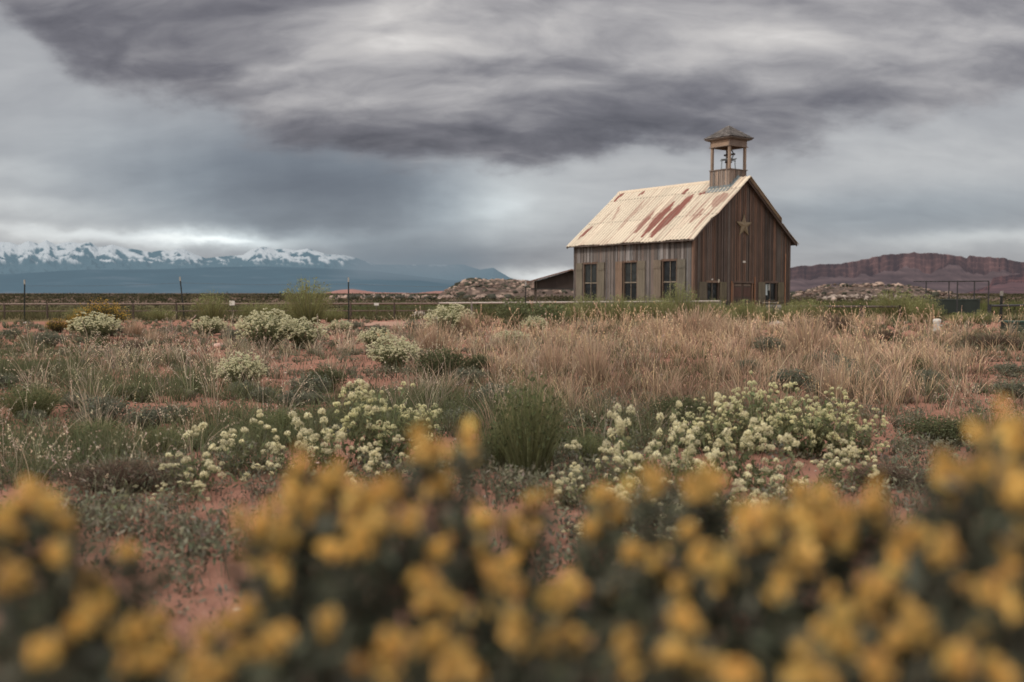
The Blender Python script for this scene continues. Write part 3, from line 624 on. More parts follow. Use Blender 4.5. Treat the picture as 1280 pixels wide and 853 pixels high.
for s in (-1, 1):
    xe = WW/2+s*(WW/2+OE)
    for y0 in (-OG+.10, LL+OG-.06):
        t_ = MB(); t_.prism([(WW/2+s*.001, HR-.03), (WW/2+s*.001, HR-.03-q), (xe-s*.08, HE-q+.04), (xe-s*.03, HE-.03)], y0, y0+.035, col=(.10, .07, .06)); t_.build('rake_board', M_WOOD, church)
    for k in range(14):
        t_ = MB(); t_.box((min(WW/2+s*(WW/2), xe-s*.06), 0.3+k*.7, HE-.09), (max(WW/2+s*WW/2, xe-s*.06), .36+k*.7, HE-.03), (.10, .07, .055)); t_.build('rafter_tail', M_WOOD, church)
m = MB()
for s in (-1, 1):
    xe = WW/2+s*(WW/2+OE)
    m.prism([(WW/2, HR-.03), (WW/2, HR-.055), (xe, HE-.055), (xe, HE-.03)], -OG+.08, LL+OG-.08, col=(.09, .065, .055))
m.build('roof_decking', M_WOOD, church)
# belfry
bx, by, bs = WW/2, 1.15, .70; PB = [(.28, .205, .16), (.24, .185, .15), (.20, .165, .145), (.31, .225, .175), (.16, .14, .13)]
m = MB()
boards(m, -bs, bs, [], lambda a: 8.14, lambda a, d, z: (bx-bs-d, by+a, z), PB, (.12, .2), 7.0); boards(m, -bs, bs, [], lambda a: 8.14, lambda a, d, z: (bx+bs+d, by+a, z), PB, (.12, .2), 7.0)
PB_SHADE = [(.19, .145, .12), (.16, .125, .105), (.21, .15, .12)]  # darker planks for front and back, shade painted into the colour
boards(m, -bs, bs, [], lambda a: 8.14, lambda a, d, z: (bx+a, by-bs-d, z), PB_SHADE, (.12, .2), 7.0); boards(m, -bs, bs, [], lambda a: 8.14, lambda a, d, z: (bx+a, by+bs+d, z), PB_SHADE, (.12, .2), 7.0)
belf = m.build('belfry', M_WOOD, church)
m = MB(); e = bs+.06
for a, b in (((-e, -e), (e, -e+.16)), ((-e, e-.16), (e, e)), ((-e, -e+.161), (-e+.16, e-.161)), ((e-.16, -e+.161), (e, e-.161))): m.box((bx+a[0], by+a[1], 8.145), (bx+b[0], by+b[1], 8.19), (.17, .13, .11))
m.box((bx-.53, by-.53, 7.9), (bx+.53, by+.53, 7.93), (.08, .06, .05)); m.build('ledge', M_WOOD, belf)
for a in (-1, 1):
    for b in (-1, 1):
        m = MB(); c = bs-.07; m.box((bx+a*c-.065, by+b*c-.065, 8.191), (bx+a*c+.065, by+b*c+.065, 9.44), (.27, .195, .145)); m.build('post', M_WOOD, belf)
m = MB(); e = bs+.015
for a, b, cc in (((-e, -e), (e, -e+.08), (.19, .14, .115)), ((-e, e-.08), (e, e), (.2, .15, .12)), ((-e, -e+.081), (-e+.08, e-.081), (.31, .215, .155)), ((e-.08, -e+.081), (e, e-.081), (.2, .15, .12))):  # left face coloured lighter than the others, as if lit
    m.box((bx+a[0], by+a[1], 9.445), (bx+b[0], by+b[1], 9.80), cc)
e2 = e+.045
for a, b in (((-e2, -e2), (e2, -e-.002)), ((-e2, e+.002), (e2, e2)), ((-e2, -e), (-e-.002, e)), ((e+.002, -e), (e2, e))): m.box((bx+a[0], by+a[1], 9.43), (bx+b[0], by+b[1], 9.475), (.2, .15, .12))
m.build('frieze', M_WOOD, belf)
m = MB(); e = bs+.27; m.box((bx-e+.03, by-e+.03, 9.87), (bx+e-.03, by+e-.03, 9.93), (.15, .12, .105)); m.add([(bx-.8, by-.8, 9.80), (bx+.8, by-.8, 9.80), (bx+.8, by+.8, 9.80), (bx-.8, by+.8, 9.80), (bx-e+.03, by-e+.03, 9.869), (bx+e-.03, by-e+.03, 9.869), (bx+e-.03, by+e-.03, 9.869), (bx-e+.03, by+e-.03, 9.869)], [(0,1,2,3),(0,1,5,4),(1,2,6,5),(2,3,7,6),(3,0,4,7)], (.14, .11, .09)); m.build('soffit', M_WOOD, belf)
m = MB()    # shingled pyramid roof, course by course
nc = 7; za, zt = 9.935, 10.66
for k in range(nc):
    r0 = e*(1-k/nc)+.02; r1 = e*(1-(k+1)/nc)*.98; z0 = za+(zt-za)*k/nc; z1 = za+(zt-za)*(k+1)/nc
    for fside in range(4):
        nsh = max(1, int(r0*2/.16)); ca, sa = math.cos(fside*math.pi/2), math.sin(fside*math.pi/2)
        for j in range(nsh):
            u0, u1 = -1+2*j/nsh+.01, -1+2*(j+1)/nsh-.01; dz = random.uniform(-.012, .014); cc = tuple(np.array((.095, .083, .078))*random.uniform(.6, 1.4))
            P_ = lambda u, r, z: (bx+(u*r)*ca+r*sa, by+(u*r)*sa-r*ca, z)
            vs = [P_(u0, r0, z0+dz), P_(u1, r0, z0+dz), P_(u1, r1, z1+.012), P_(u0, r1, z1+.012), P_(u0, r0, z0+dz+.03), P_(u1, r0, z0+dz+.03), P_(u1, r1, z1+.03), P_(u0, r1, z1+.03)]
            m.add(vs, [(0,1,2,3),(4,5,6,7),(0,1,5,4),(1,2,6,5),(2,3,7,6),(3,0,4,7)], cc)
m.build('belfry_roof', M_SHINGLE, belf)
m = MB(); G_ = (.20, .22, .23)
m.tube((bx-bs+.1, by, 8.75), (bx+bs-.1, by, 8.75), .025, col=G_); m.tube((bx, by-bs+.1, 8.78), (bx, by+bs-.1, 8.78), .025, col=G_)
for a, b in ((-.28, -.28), (.28, -.28), (-.28, .28), (.28, .28)): m.tube((bx+a, by+b, 7.93), (bx+a*.9, by+b*.9, 8.80), .025, col=G_)
for a, b in (((-.28, -.28), (.28, -.28)), ((.28, -.28), (.28, .28)), ((.28, .28), (-.28, .28)), ((-.28, .28), (-.28, -.28))): m.tube((bx+a[0], by+a[1], 8.80), (bx+b[0], by+b[1], 8.80), .025, col=G_)
m.build('bell_stand', M_METAL, belf)
m = MB(); m.lathe([(0, .36), (.07, .35), (.12, .29), (.14, .18), (.17, .08), (.22, .0), (.19, .0), (.0, .1)], (bx, by, 8.62), 18, (.06, .05, .045)); m.build('bell', M_METAL, belf, True)
m = MB(); n = 20
for k in range(n):
    a0, a1 = 2*math.pi*k/n, 2*math.pi*(k+1)/n
    m.tube((bx+.26*math.cos(a0), by-.12, 9.08+.26*math.sin(a0)), (bx+.26*math.cos(a1), by-.12, 9.08+.26*math.sin(a1)), .03, col=(.05, .045, .045))
m.tube((bx-.26, by-.12, 9.08), (bx+.26, by-.12, 9.08), .02, col=(.05, .045, .045)); m.tube((bx, by-.12, 8.82), (bx, by-.12, 9.34), .02, col=(.05, .045, .045)); m.box((bx-.05, by-.45, 9.0), (bx+.05, by+.3, 9.1), (.06, .05, .05)); m.build('bell_wheel', M_METAL, belf)
m = MB(); FG = (.20, .235, .25)     # metal flashing around the foot
for s in (-1, 1):
    zc = lambda x: HR-abs(x-bx)*slope*(1)+.062
    xo = bx+s*(bs+.30); xi = bx+s*(bs+.028)
    m.add([(xo, by-bs-.12, zc(xo)), (xo, by+bs+.12, zc(xo)), (xi, by+bs+.12, zc(xi)), (xi, by-bs-.12, zc(xi)), (xi, by+bs+.05, zc(xi)+.14), (xi, by-bs-.05, zc(xi)+.14)], [(0,1,2,3),(3,2,4,5)], FG)
    for yo, yi in ((by-bs-.22, by-bs-.03), (by+bs+.22, by+bs+.03)):
        m.add([(xi, yo, zc(xi)+.01), (bx, yo, HR+.08), (bx, yi, HR+.08), (xi, yi, zc(xi)+.01), (bx, yi, HR+.2), (xi, yi, zc(xi)+.16)], [(0,1,2,3),(3,2,4,5)], FG)
m.build('flashing', M_METAL, belf)

# ---------------------------------------------------------------- pole shed behind
sh = empty('open_pole_shed', (*[((712-640)/F*76), 76.0], 0)[0:3] if False else ((712-640)/F*76, 76, 0), 0)
tag(sh, 'low open pole shed with rusty gable roof behind the schoolhouse', 'shed')
m = MB(); RC = (.20, .11, .085)
for s in (-1, 1):
    m.prism([(0, 2.98), (0, 3.07), (s*3.45, 2.10), (s*3.45, 2.02)], -2.5, 2.5, col=RC)
m.build('roof', M_ROOF, sh)
m = MB(); m.prism([(0, 2.95), (-2.75, 2.17), (-2.75, 1.62), (2.75, 1.62), (2.75, 2.17)], -2.0, -1.94, col=(.045, .03, .025)); m.build('gable_panel', M_WOOD, sh)
m = MB(); m.box((-3.0, -2.2, 1.55), (3.0, -2.08, 1.66), (.035, .03, .028)); m.build('beam', M_WOOD, sh)
for a in (-2.6, 2.6):
    for b in (-2.1, 2.1): m = MB(); m.tube((a, b, 0), (a, b, 2.15), .05, col=(.10, .075, .06)); m.build('post', M_WOOD, sh)

# ---------------------------------------------------------------- fences
def fence(label, p0, p1, z0, z1, n_post, col, r=.045, thick=.05, second=None, skip=()):
    f = empty('rail_fence', (p0[0], p0[1], 0)); tag(f, label, 'fence', 'rail fence stretches around the yard')
    d = np.array([p1[0]-p0[0], p1[1]-p0[1]]); m = MB(); m.tube((0, 0, z0), (d[0], d[1], z1), r, n=8, col=col); m.build('rail', M_METAL, f)
    if second: m = MB(); m.tube((0, 0, z0-second), (d[0], d[1], z1-second), r*.7, n=6, col=tuple(np.array(col)*.8)); m.build('rail', M_METAL, f)
    for k in range(n_post):
        if k in skip: continue
        t = k/(n_post-1); m = MB(); m.tube((d[0]*t, d[1]*t, -.1), (d[0]*t, d[1]*t, z0+(z1-z0)*t+.07), thick, n=8, col=tuple(np.array(col)*random.uniform(.4, .6))); m.build('post', M_METAL, f)
    return f
def FP(px, Y_): return ((px-640)/F*Y_, Y_)
fence('long dull brown pipe rail fence crossing the plain left of the path', FP(-260, 50), FP(548, 49), .73, .78, 16, (.17, .12, .10), second=.35)
fence('pale pipe rail fence running in front of the schoolhouse side wall', FP(548, 49), FP(900, 46), .80, .92, 9, (.36, .31, .28))
fence('dark plank rail fence on the green weeds right of the schoolhouse', FP(984, 48), FP(1125, 46.5), .66, .66, 4, (.10, .08, .07), r=.05, thick=.075)
fence('dark rail fence at the right of the pole frame rack', FP(1237, 45), FP(1420, 45), .72, .85, 4, (.055, .055, .06), r=.05, thick=.07)
def tpost(px, pyb, pyt, label, lean=0, thick=.028, capc=(.30, .29, .27)):
    x, y = G(px, pyb); z = CZ + (HY-pyt)/F*y*1.0; r = empty('fence_post', (x, y, 0)); r.rotation_euler = (0, lean, 0); tag(r, label, 'fence post', 'steel fence posts standing in the weeds')
    m = MB(); m.box((-thick, -.012, -.1), (thick, .012, z-.22), (.03, .032, .03)); m.box((-.012, -.035, -.1), (.012, -.0125, z-.22), (.03, .032, .03))
    for k in range(10): m.box((-.01, -.045, .2+k*(z-.5)/10), (.01, -.0355, .23+k*(z-.5)/10), (.03, .03, .03))
    m.build('shaft', M_METAL, r)
    m = MB(); m.box((-thick-.004, -.04, z-.219), (thick+.004, .014, z), capc); m.build('painted_tip', M_PAINT, r); return (x, y, z)
tp = [tpost(-160, 400, 348, 'steel fence post with pale tip beyond the left edge'), tpost(30.5, 400, 350, 'leftmost dark steel fence post with pale tip, beside yellow bushes', .03), tpost(230.5, 399, 346, 'tilted dark steel post with pale tip before the mountains, left of the green broom', -.09),
      tpost(436, 401, 347, 'tallest dark steel post, beside the pink dirt path', 0), tpost(657, 402, 352, 'steel post with pale tip in the green shrub before the shed', .0)]
tpost(967, 404, 384, 'short dark post in the weeds before the right gable window', 0, .05, (.05, .05, .05))
tpost(1251, 402, 364, 'thick dark post at the fence beside the green slatted box', .0, .06, (.22, .21, .19))
def wire(a, b, label):
    w = empty('wire_strands', (a[0], a[1], 0)); tag(w, label, 'fence wire', 'wire strands between steel posts')
    for zf in (.35, .6, .85):
        m = MB(); n = 8; P_ = [((b[0]-a[0])*k/n, (b[1]-a[1])*k/n, (a[2]+(b[2]-a[2])*k/n)*zf - .06*math.sin(math.pi*k/n)) for k in range(n+1)]
        for k in range(n): m.tube(P_[k], P_[k+1], .006, n=4, col=(.10, .09, .085))
        m.build('strand', M_METAL, w)
wire(tp[1], tp[2], 'thin sagging wire between the two leftmost steel posts'); wire(tp[2], tp[3], 'thin sagging wire between tilted post and path post'); wire(tp[3], tp[4], 'thin sagging wire between path post and shed post')
def sign(px, py, Y_, w, h, label):
    p = at_depth(px, py, Y_); r = empty('small_sign', (p[0], Y_, 0)); tag(r, label, 'sign')
    m = MB(); m.box((-w/2, -.01, p[2]-h/2), (w/2, .0, p[2]+h/2), (.55, .52, .48)); m.build('sign_panel', M_PAINT, r); m = MB(); m.tube((0, .03, 0), (0, .03, p[2]+h/2), .02, col=(.1, .08, .07)); m.build('pole', M_METAL, r)
sign(290, 379, 48.5, .26, .22, 'small blank white sign on the left fence by the tall green broom'); sign(470.5, 380.5, 48, .22, .12, 'small dark edged white sign on the fence above the dirt path')
# box on a post before the gable
p = G(905, 400); r = empty('box_on_post', (p[0], p[1], 0)); tag(r, 'dark metal box on a short post in front of the gable', 'mailbox')
m = MB(); m.tube((.05, 0, -.1), (.05, 0, .50), .05, n=8, col=(.05, .04, .035)); m.build('post', M_WOOD, r)
m = MB(); m.prism([(-.22, .50), (.25, .50), (.25, .80), (.16, .93), (-.12, .93), (-.22, .80)], -.25, .25, col=(.035, .03, .03)); m.build('box', M_METAL, r)
# lumber stack behind the fence
for (pa, pb, lab) in ((804, 826, 'dark red brown timber stack behind pale rail, under the rightmost side window'), (838, 868, 'dark red brown timber stack behind pale rail, at the near corner')):
    Yq = 50.0 if pa < 830 else 50.2; xa, xb = (pa-640)/F*Yq, (pb-640)/F*Yq; r = empty('timber_stack', ((xa+xb)/2, Yq, 0)); tag(r, lab, 'timber stack', 'timber stacks by the side wall')
    m = MB(); hw = (xb-xa)/2
    for k in range(5):
        for j in range(3): m.box((-hw+random.uniform(0, .15), -.3+j*.2, .1+k*.14), (hw-random.uniform(0, .15), -.12+j*.2, .22+k*.14), tuple(np.array((.12, .045, .035))*random.uniform(.6, 1.3)))
    m.build('timber_planks', M_WOOD, r)
# stone block heap right of the gable
p = G(971, 403); r = empty('stone_pier', (p[0], p[1]+.6, 0)); tag(r, 'low pier of stacked grey stones in the weeds before the gable', 'stone pier')
m = MB()
for k in range(6):
    for j in range(3): m.box((-.3+j*.21+random.uniform(0, .02), -.2, k*.13), (-.11+j*.21, .2, k*.13+.12), tuple(np.array((.22, .20, .19))*random.uniform(.6, 1.3)))
m.build('stones', M_ROCK, r)
# capped standpipe
p = G(1171, 414.5); r = empty('water_standpipe', (p[0], p[1], 0)); tag(r, 'short white capped standpipe standing in the green weeds', 'standpipe')
m = MB(); m.lathe([(0, -.05), (.115, -.05), (.11, .28), (.125, .29), (.125, .33), (.0, .33)], (0, 0, 0), 14, (.48, .46, .42)); m.build('pipe_body', M_PAINT, r)
m = MB(); m.lathe([(.0, .331), (.13, .331), (.135, .36), (.12, .41), (.06, .43), (0, .435)], (0, 0, 0), 14, (.58, .56, .51)); m.build('cap', M_PAINT, r)
m = MB(); m.tube((.09, -.02, .2), (.16, -.03, .2), .03, col=(.55, .52, .46)); m.tube((-.09, 0, .05), (-.2, .02, -.05), .02, col=(.5, .48, .44)); m.build('spout', M_PAINT, r)
# green slatted box
p = G(1259, 416.5); Yb = p[1]; r = empty('slatted_box', (p[0], Yb, 0)); tag(r, 'low dark green slatted utility box at the right edge', 'utility box')
m = MB()
for k in range(5): m.box((.03, -.02, .02+k*.065), (1.15, .5, .065+k*.065), (.06, .085, .065))
m.box((.02, .0, .0), (1.14, .48, .34), (.025, .03, .025)); m.build('slatted_side', M_PAINT, r)
m = MB(); m.box((-.03, -.06, .345), (1.2, .55, .39), (.035, .075, .058)); m.build('lid', M_PAINT, r)
# tarp covered load under a pole frame
Yb = 52.0; xa = (1157-640)/F*Yb; xb = (1235-640)/F*Yb; r = empty('pole_frame_rack', (xa, Yb, 0)); tag(r, 'thin pole frame rack standing around the dark trough in tall weeds', 'pole frame')
Wd = xb-xa; zt = CZ+(HY-351.5)/F*Yb; m = MB(); c = (.045, .042, .045)
m.tube((0, 0, zt-.02), (Wd, 0, zt+.0), .028, col=c); m.tube((0, 1.6, zt), (Wd, 1.6, zt), .028, col=c); m.tube((0, 0, zt-.02), (0, 1.6, zt), .028, col=c); m.tube((Wd, 0, zt), (Wd, 1.6, zt), .028, col=c); m.build('top_rails', M_METAL, r)
for a, b in ((0, 0), (Wd*.5, 0), (Wd, 0), (Wd*.58, 1.6), (Wd, 1.6)): m = MB(); m.tube((a, b, -.1), (a, b, zt-.03), .035, col=c); m.build('upright', M_METAL, r)
xa2 = (1166-640)/F*Yb; xb2 = (1232-640)/F*Yb; r = empty('stock_trough', (xa2, Yb+.3, 0)); tag(r, 'long black green stock trough under the thin pole frame', 'trough')
m = MB(); Wt = xb2-xa2; prof = []
for k in range(24):
    a = 2*math.pi*k/24; prof.append((Wt/2+math.copysign(abs(math.cos(a))**.45, math.cos(a))*Wt/2, .5+math.copysign(abs(math.sin(a))**.7, math.sin(a))*.5))
m.prism(prof, .25, .92, 'z', (.022, .028, .024)); m.prism([(Wt/2+(x-Wt/2)*1.02, .5+(y-.5)*1.05) for x, y in prof], .925, .98, 'z', (.04, .05, .045)); m.build('tank', M_PAINT, r)
for a in (.3, Wt-.3): m = MB(); m.box((a-.08, .1, -.05), (a+.08, .9, .25), (.06, .055, .05)); m.build('foot', M_WOOD, r)

# ---------------------------------------------------------------- plants
def blades_arr(base, h, yaw, lean, w, c0, c1, segs=3, curve=2.0, tw=.25):
    """base (n,3) h yaw lean w (n,) c0,c1 (n,3): ribbon blades"""
    n = len(base); t = np.linspace(0, 1, segs+1)
    dx = np.cos(yaw); dy = np.sin(yaw); fy = yaw+rng.uniform(0, 3.14, n); wx = np.cos(fy); wy = np.sin(fy)
    V = np.zeros((n, segs*2+1, 3)); C = np.zeros((n, segs*2+1, 3))
    for k, tt in enumerate(t):
        off = lean*h*tt**curve; px = base[:, 0]+dx*off; py = base[:, 1]+dy*off; pz = base[:, 2]+h*(tt-.35*np.minimum(lean, 1.4)**2*tt**3*.6)
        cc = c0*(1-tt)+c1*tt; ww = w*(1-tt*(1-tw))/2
        if k < segs:
            V[:, 2*k] = np.stack([px-wx*ww, py-wy*ww, pz], -1); V[:, 2*k+1] = np.stack([px+wx*ww, py+wy*ww, pz], -1); C[:, 2*k] = cc; C[:, 2*k+1] = cc
        else: V[:, 2*k] = np.stack([px, py, pz], -1); C[:, 2*k] = cc
    idx = []; sz = []
    nv = segs*2+1; o = (np.arange(n)*nv)[:, None]
    F_ = []
    for k in range(segs-1): F_.append(o+np.array([[2*k, 2*k+1, 2*k+3, 2*k+2]]))
    q = np.concatenate(F_, 0) if F_ else np.zeros((0, 4), int); tr = o+np.array([[2*segs-2, 2*segs-1, 2*segs]])
    return V.reshape(-1, 3), q, tr, C.reshape(-1, 3)
def quads_arr(P, s, c, asp=1.0, up=0.0, nrm=None):
    """small leaf / petal quads with random orientation"""
    n = len(P); u = rng.normal(size=(n, 3)); u[:, 2] += up; u /= np.linalg.norm(u, axis=1)[:, None]
    r = rng.normal(size=(n, 3)); v = np.cross(u, r); v /= np.linalg.norm(v, axis=1)[:, None]
    s = np.broadcast_to(np.asarray(s, float), (n,))[:, None]; a = u*s*asp/2; b = v*s/2
    V = np.stack([P-a, P+b*.9, P+a, P-b*.9], 1).reshape(-1, 3); q = np.arange(n*4).reshape(n, 4)
    return V, q, np.zeros((0, 3), int), np.repeat(c, 4, 0)
def merge_mesh(name, arrs):
    V = []; Q = []; T = []; C = []; o = 0
    for v, q, t, c in arrs: V.append(v); Q.append(q+o); T.append(t+o); C.append(c); o += len(v)
    Q = np.concatenate(Q).astype(int); T = np.concatenate(T).astype(int)
    return np_mesh(name, np.concatenate(V), np.concatenate([np.full(len(Q), 4), np.full(len(T), 3)]), np.concatenate([Q.ravel(), T.ravel()]), np.concatenate(C))
def jit(c, n, a=.25, hue=.08):
    c = np.tile(np.array(c, float), (n, 1)); return np.clip(c*(1+rng.uniform(-a, a, (n, 1)))*(1+rng.uniform(-hue, hue, (n, 3))), 0, 1)

# --- zones painted on the ground, read from where each kind grows
ZON = {
 'gold': [(900, 435, 270, 40, 1), (760, 465, 150, 55, .85), (1060, 455, 130, 36, .9), (870, 415, 170, 12, 1.3), (980, 500, 170, 26, .45)],
 'straw': [(225, 465, 140, 30, .9), (590, 500, 90, 45, .9), (700, 440, 160, 40, .7), (560, 425, 60, 14, .9), (300, 425, 90, 14, .5), (160, 540, 60, 30, .35), (430, 440, 60, 14, .5)],
 'green': [(60, 490, 130, 50, 1.0), (180, 530, 160, 50, 1.0), (350, 520, 90, 26, 1.2), (500, 510, 60, 26, .8), (560, 545, 80, 30, .7), (60, 590, 120, 40, .8), (290, 560, 90, 30, .6), (660, 560, 90, 30, .6), (800, 545, 120, 25, .4), (1190, 425, 110, 10, 1.0), (740, 408, 130, 8, .9), (1050, 400, 250, 8, 1.2), (330, 398, 260, 7, .9), (1230, 520, 80, 30, .5)],
 'grey': [(1230, 460, 110, 50, 1.0), (720, 520, 160, 26, .6), (1000, 520, 160, 24, .5), (200, 450, 260, 40, .7), (120, 620, 170, 40, .8), (400, 560, 120, 30, .5), (450, 450, 120, 30, .6), (250, 660, 120, 60, .45), (1150, 500, 150, 40, .6), (850, 640, 200, 60, .6), (1200, 620, 150, 60, .5), (620, 600, 150, 30, .25), (1180, 440, 120, 20, .8), (60, 425, 120, 14, .9)],
 'bare': [(1110, 440, 60, 6, .9), (690, 405, 60, 5, .8), (960, 470, 40, 8, .6), (820, 490, 50, 7, .6), (380, 455, 70, 7, .8), (200, 480, 50, 6, .7), (540, 490, 30, 6, .5), (390, 476, 60, 16, 1.0), (420, 500, 60, 9, .8), (650, 612, 140, 12, .9), (265, 655, 75, 55, .75), (1160, 570, 110, 32, .8), (480, 408, 70, 4, 2), (170, 765, 80, 45, 1.2), (320, 600, 90, 22, .7), (270, 432, 60, 6, .8), (440, 425, 80, 7, .5), (600, 415, 60, 8, .8), (880, 412, 60, 4, .8), (1130, 428, 70, 6, 1.0), (480, 640, 80, 40, .6), (700, 420, 90, 6, .5), (1010, 640, 120, 50, .4), (90, 448, 60, 6, .5)],
}
def zone(x, y):
    px, py = project(x, y, 0*x); px = px + (fbm(x*.8, y*.8, 3, 77)-.5)*90; py = py + (fbm(x*.9+30, y*.9, 3, 78)-.5)*22*np.clip((py-380)/80, .1, 2)
    o = {}
    for k, L_ in ZON.items():
        s = np.zeros_like(px)
        for (a, b, c, d, w) in L_: s = s + w*np.exp(-((px-a)/c)**2-((py-b)/d)**2)
        o[k] = s
    return o
def sample_ground(n, d0, d1, ax=.56):
    d = np.exp(rng.uniform(np.log(d0), np.log(d1), n)); a = rng.uniform(-ax, ax, n); return d*np.sin(a)/np.cos(a)*1.0, d
def clump_field(n, d0, d1, spread=.0):
    x, y = sample_ground(n, d0, d1); return x, y
CH = lambda x, y: ((x-CX)*wv_[0]+(y-CY)*wv_[1], (x-CX)*lv[0]+(y-CY)*lv[1])
def keep_out(x, y):
    a, b = CH(x, y); return ~((a > -.15) & (a < WW+.15) & (b > -.15) & (b < LL+.15))
def tufts(n, key, d0, d1, nb, hgt, r0, lean, wid, c0, c1, thr=.3, segs=3, curve=2.0, heads=False, jitc=.25, wmin=.00075):
    x, y = sample_ground(n*4, d0, d1); zn = zone(x, y); zk = zn[key]**2*1.5; pr = zk/(thr+zk+.7*zn['bare']); pr = np.where(zn['bare'] > .75, pr*.12, pr)
    patch = fbm(x*.8, y*.8, 3, len(key)*7+int(hgt*100)); pr = pr*np.clip((patch-.42)*6, 0, 1.3)
    k = (rng.random(len(x)) < pr) & keep_out(x, y) ; x = x[k][:n]; y = y[k][:n]; m_ = len(x)
    h = hgt*rng.uniform(.45, 1.15, m_)*(.75+.6*fbm(x*.3, y*.3, 2, 6)); tc_ = jit(1*np.array([1, 1, 1]), m_, .22, .07)
    nbs = np.maximum(3, (nb*rng.uniform(.5, 1.5, m_)*np.clip(14/y, .3, 1.0)**.4).astype(int)); ix = np.repeat(np.arange(m_), nbs); N = len(ix)
    rr_ = r0*np.sqrt(rng.random(N))*(.5+h[ix]/hgt*.7); th = rng.uniform(0, 6.283, N); bx_ = x[ix]+rr_*np.cos(th); by_ = y[ix]+rr_*np.sin(th); bz = terr(bx_, by_)-.01
    yaw = th+rng.normal(0, .5, N); ln = np.abs(rng.normal(lean, lean*.6, N)); hh = h[ix]*rng.uniform(.5, 1.1, N)
    ww = np.maximum(wid, wmin*y[ix])*rng.uniform(.6, 1.3, N)
    tc_ = tc_*(.7+.6*fbm(x*.5, y*.35, 3, 61))[:, None]; a0 = jit(c0, N, jitc)*tc_[ix]; a1 = jit(c1, N, jitc)*tc_[ix]
    A = blades_arr(np.stack([bx_, by_, bz], -1), hh, yaw, ln, ww, a0, a1, segs, curve)
    if not heads: return [A]
    Vt = A[0].reshape(N, -1, 3); k_ = 6; j_ = np.repeat(np.arange(N), k_); f_ = rng.random(len(j_))[:, None]; Pt = Vt[j_, -1]*(1-f_)+Vt[j_, -2]*f_+rng.normal(size=(len(j_), 3))*.006
    return [A, quads_arr(Pt, np.maximum(.011, .0009*Pt[:, 1]), a1[j_]*rng.uniform(.7, 1.1, (len(j_), 1)), 1.8, 1.5)]
def stuff(name, arrs, mat=M_LEAF): o = add_obj(name, merge_mesh(name, arrs), mat); o['kind'] = 'stuff'; return o
GOLD0, GOLD1 = (.11, .08, .055), (.76, .55, .38); STR0, STR1 = (.19, .155, .11), (.60, .50, .37)  # dark foot colours paint in the shade of the undergrowth
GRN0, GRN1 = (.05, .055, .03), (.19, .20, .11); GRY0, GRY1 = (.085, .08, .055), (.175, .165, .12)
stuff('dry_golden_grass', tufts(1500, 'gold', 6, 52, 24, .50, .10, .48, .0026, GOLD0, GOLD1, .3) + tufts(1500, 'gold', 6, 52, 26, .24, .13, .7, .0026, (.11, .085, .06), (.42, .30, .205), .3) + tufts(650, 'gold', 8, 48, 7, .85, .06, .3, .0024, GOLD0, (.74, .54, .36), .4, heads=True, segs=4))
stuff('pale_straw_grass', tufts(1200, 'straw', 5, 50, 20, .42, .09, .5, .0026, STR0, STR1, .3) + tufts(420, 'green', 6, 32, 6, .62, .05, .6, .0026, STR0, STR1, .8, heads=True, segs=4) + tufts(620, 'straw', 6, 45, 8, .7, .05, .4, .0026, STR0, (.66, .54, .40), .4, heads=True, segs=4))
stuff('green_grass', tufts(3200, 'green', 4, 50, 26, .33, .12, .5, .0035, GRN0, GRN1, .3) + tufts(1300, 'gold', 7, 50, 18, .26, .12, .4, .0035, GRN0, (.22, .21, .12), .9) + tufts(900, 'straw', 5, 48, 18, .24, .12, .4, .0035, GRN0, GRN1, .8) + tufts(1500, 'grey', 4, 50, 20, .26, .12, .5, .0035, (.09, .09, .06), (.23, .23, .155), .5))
# short leafy grey ground cover: stems with small leaves
def cover(n, key, d0, d1, thr, hgt, c, dens=16, size=.016):
    x, y = sample_ground(n*4, d0, d1); zn = zone(x, y); pr = zn[key]/(thr+zn[key]); pr = pr*np.clip((fbm(x*1.3, y*1.3, 3, 33)-.3)*4, 0.05, 1.2)*np.where(zn['bare'] > .8, .25, 1)
    k = (rng.random(len(x)) < pr) & keep_out(x, y); x = x[k][:n]; y = y[k][:n]; m_ = len(x); h = hgt*rng.uniform(.4, 1.3, m_); ix = np.repeat(np.arange(m_), dens); N = len(ix)
    R_ = rng.uniform(.04, .14, m_)[ix]; th = rng.uniform(0, 6.283, N); rad = np.sqrt(rng.random(N))*R_
    px = x[ix]+rad*np.cos(th); py = y[ix]+rad*np.sin(th); pz = terr(px, py)+rng.random(N)**.8*h[ix]; tcol = jit((1, 1, 1), m_, .3, .1)
    P_ = np.stack([px, py, pz], -1); s = np.maximum(size, .0011*py)*rng.uniform(.6, 1.4, N)
    A = quads_arr(P_, s, jit(c, N, .3)*tcol[ix]*(.55+.6*(pz-terr(px, py))/np.maximum(h[ix], .02))[:, None], 2.2, .8)
    bx_ = x[ix[::3]]; by_ = y[ix[::3]]; B = blades_arr(np.stack([bx_, by_, terr(bx_, by_)-.01], -1), h[ix[::3]]*1.1, rng.uniform(0, 6.28, len(bx_)), rng.uniform(.1, .9, len(bx_)), np.maximum(.003, .0006*by_), jit((.10, .075, .055), len(bx_)), jit(c, len(bx_)), 2)
    return [A, B]
stuff('low_grey_weeds', cover(4200, 'grey', 3.2, 45, .35, .13, (.20, .195, .14), 22) + cover(2600, 'green', 3.2, 40, .5, .12, (.12, .135, .08)) + cover(1500, 'bare', 3.2, 30, 1.5, .07, (.19, .17, .125), 12, .012))
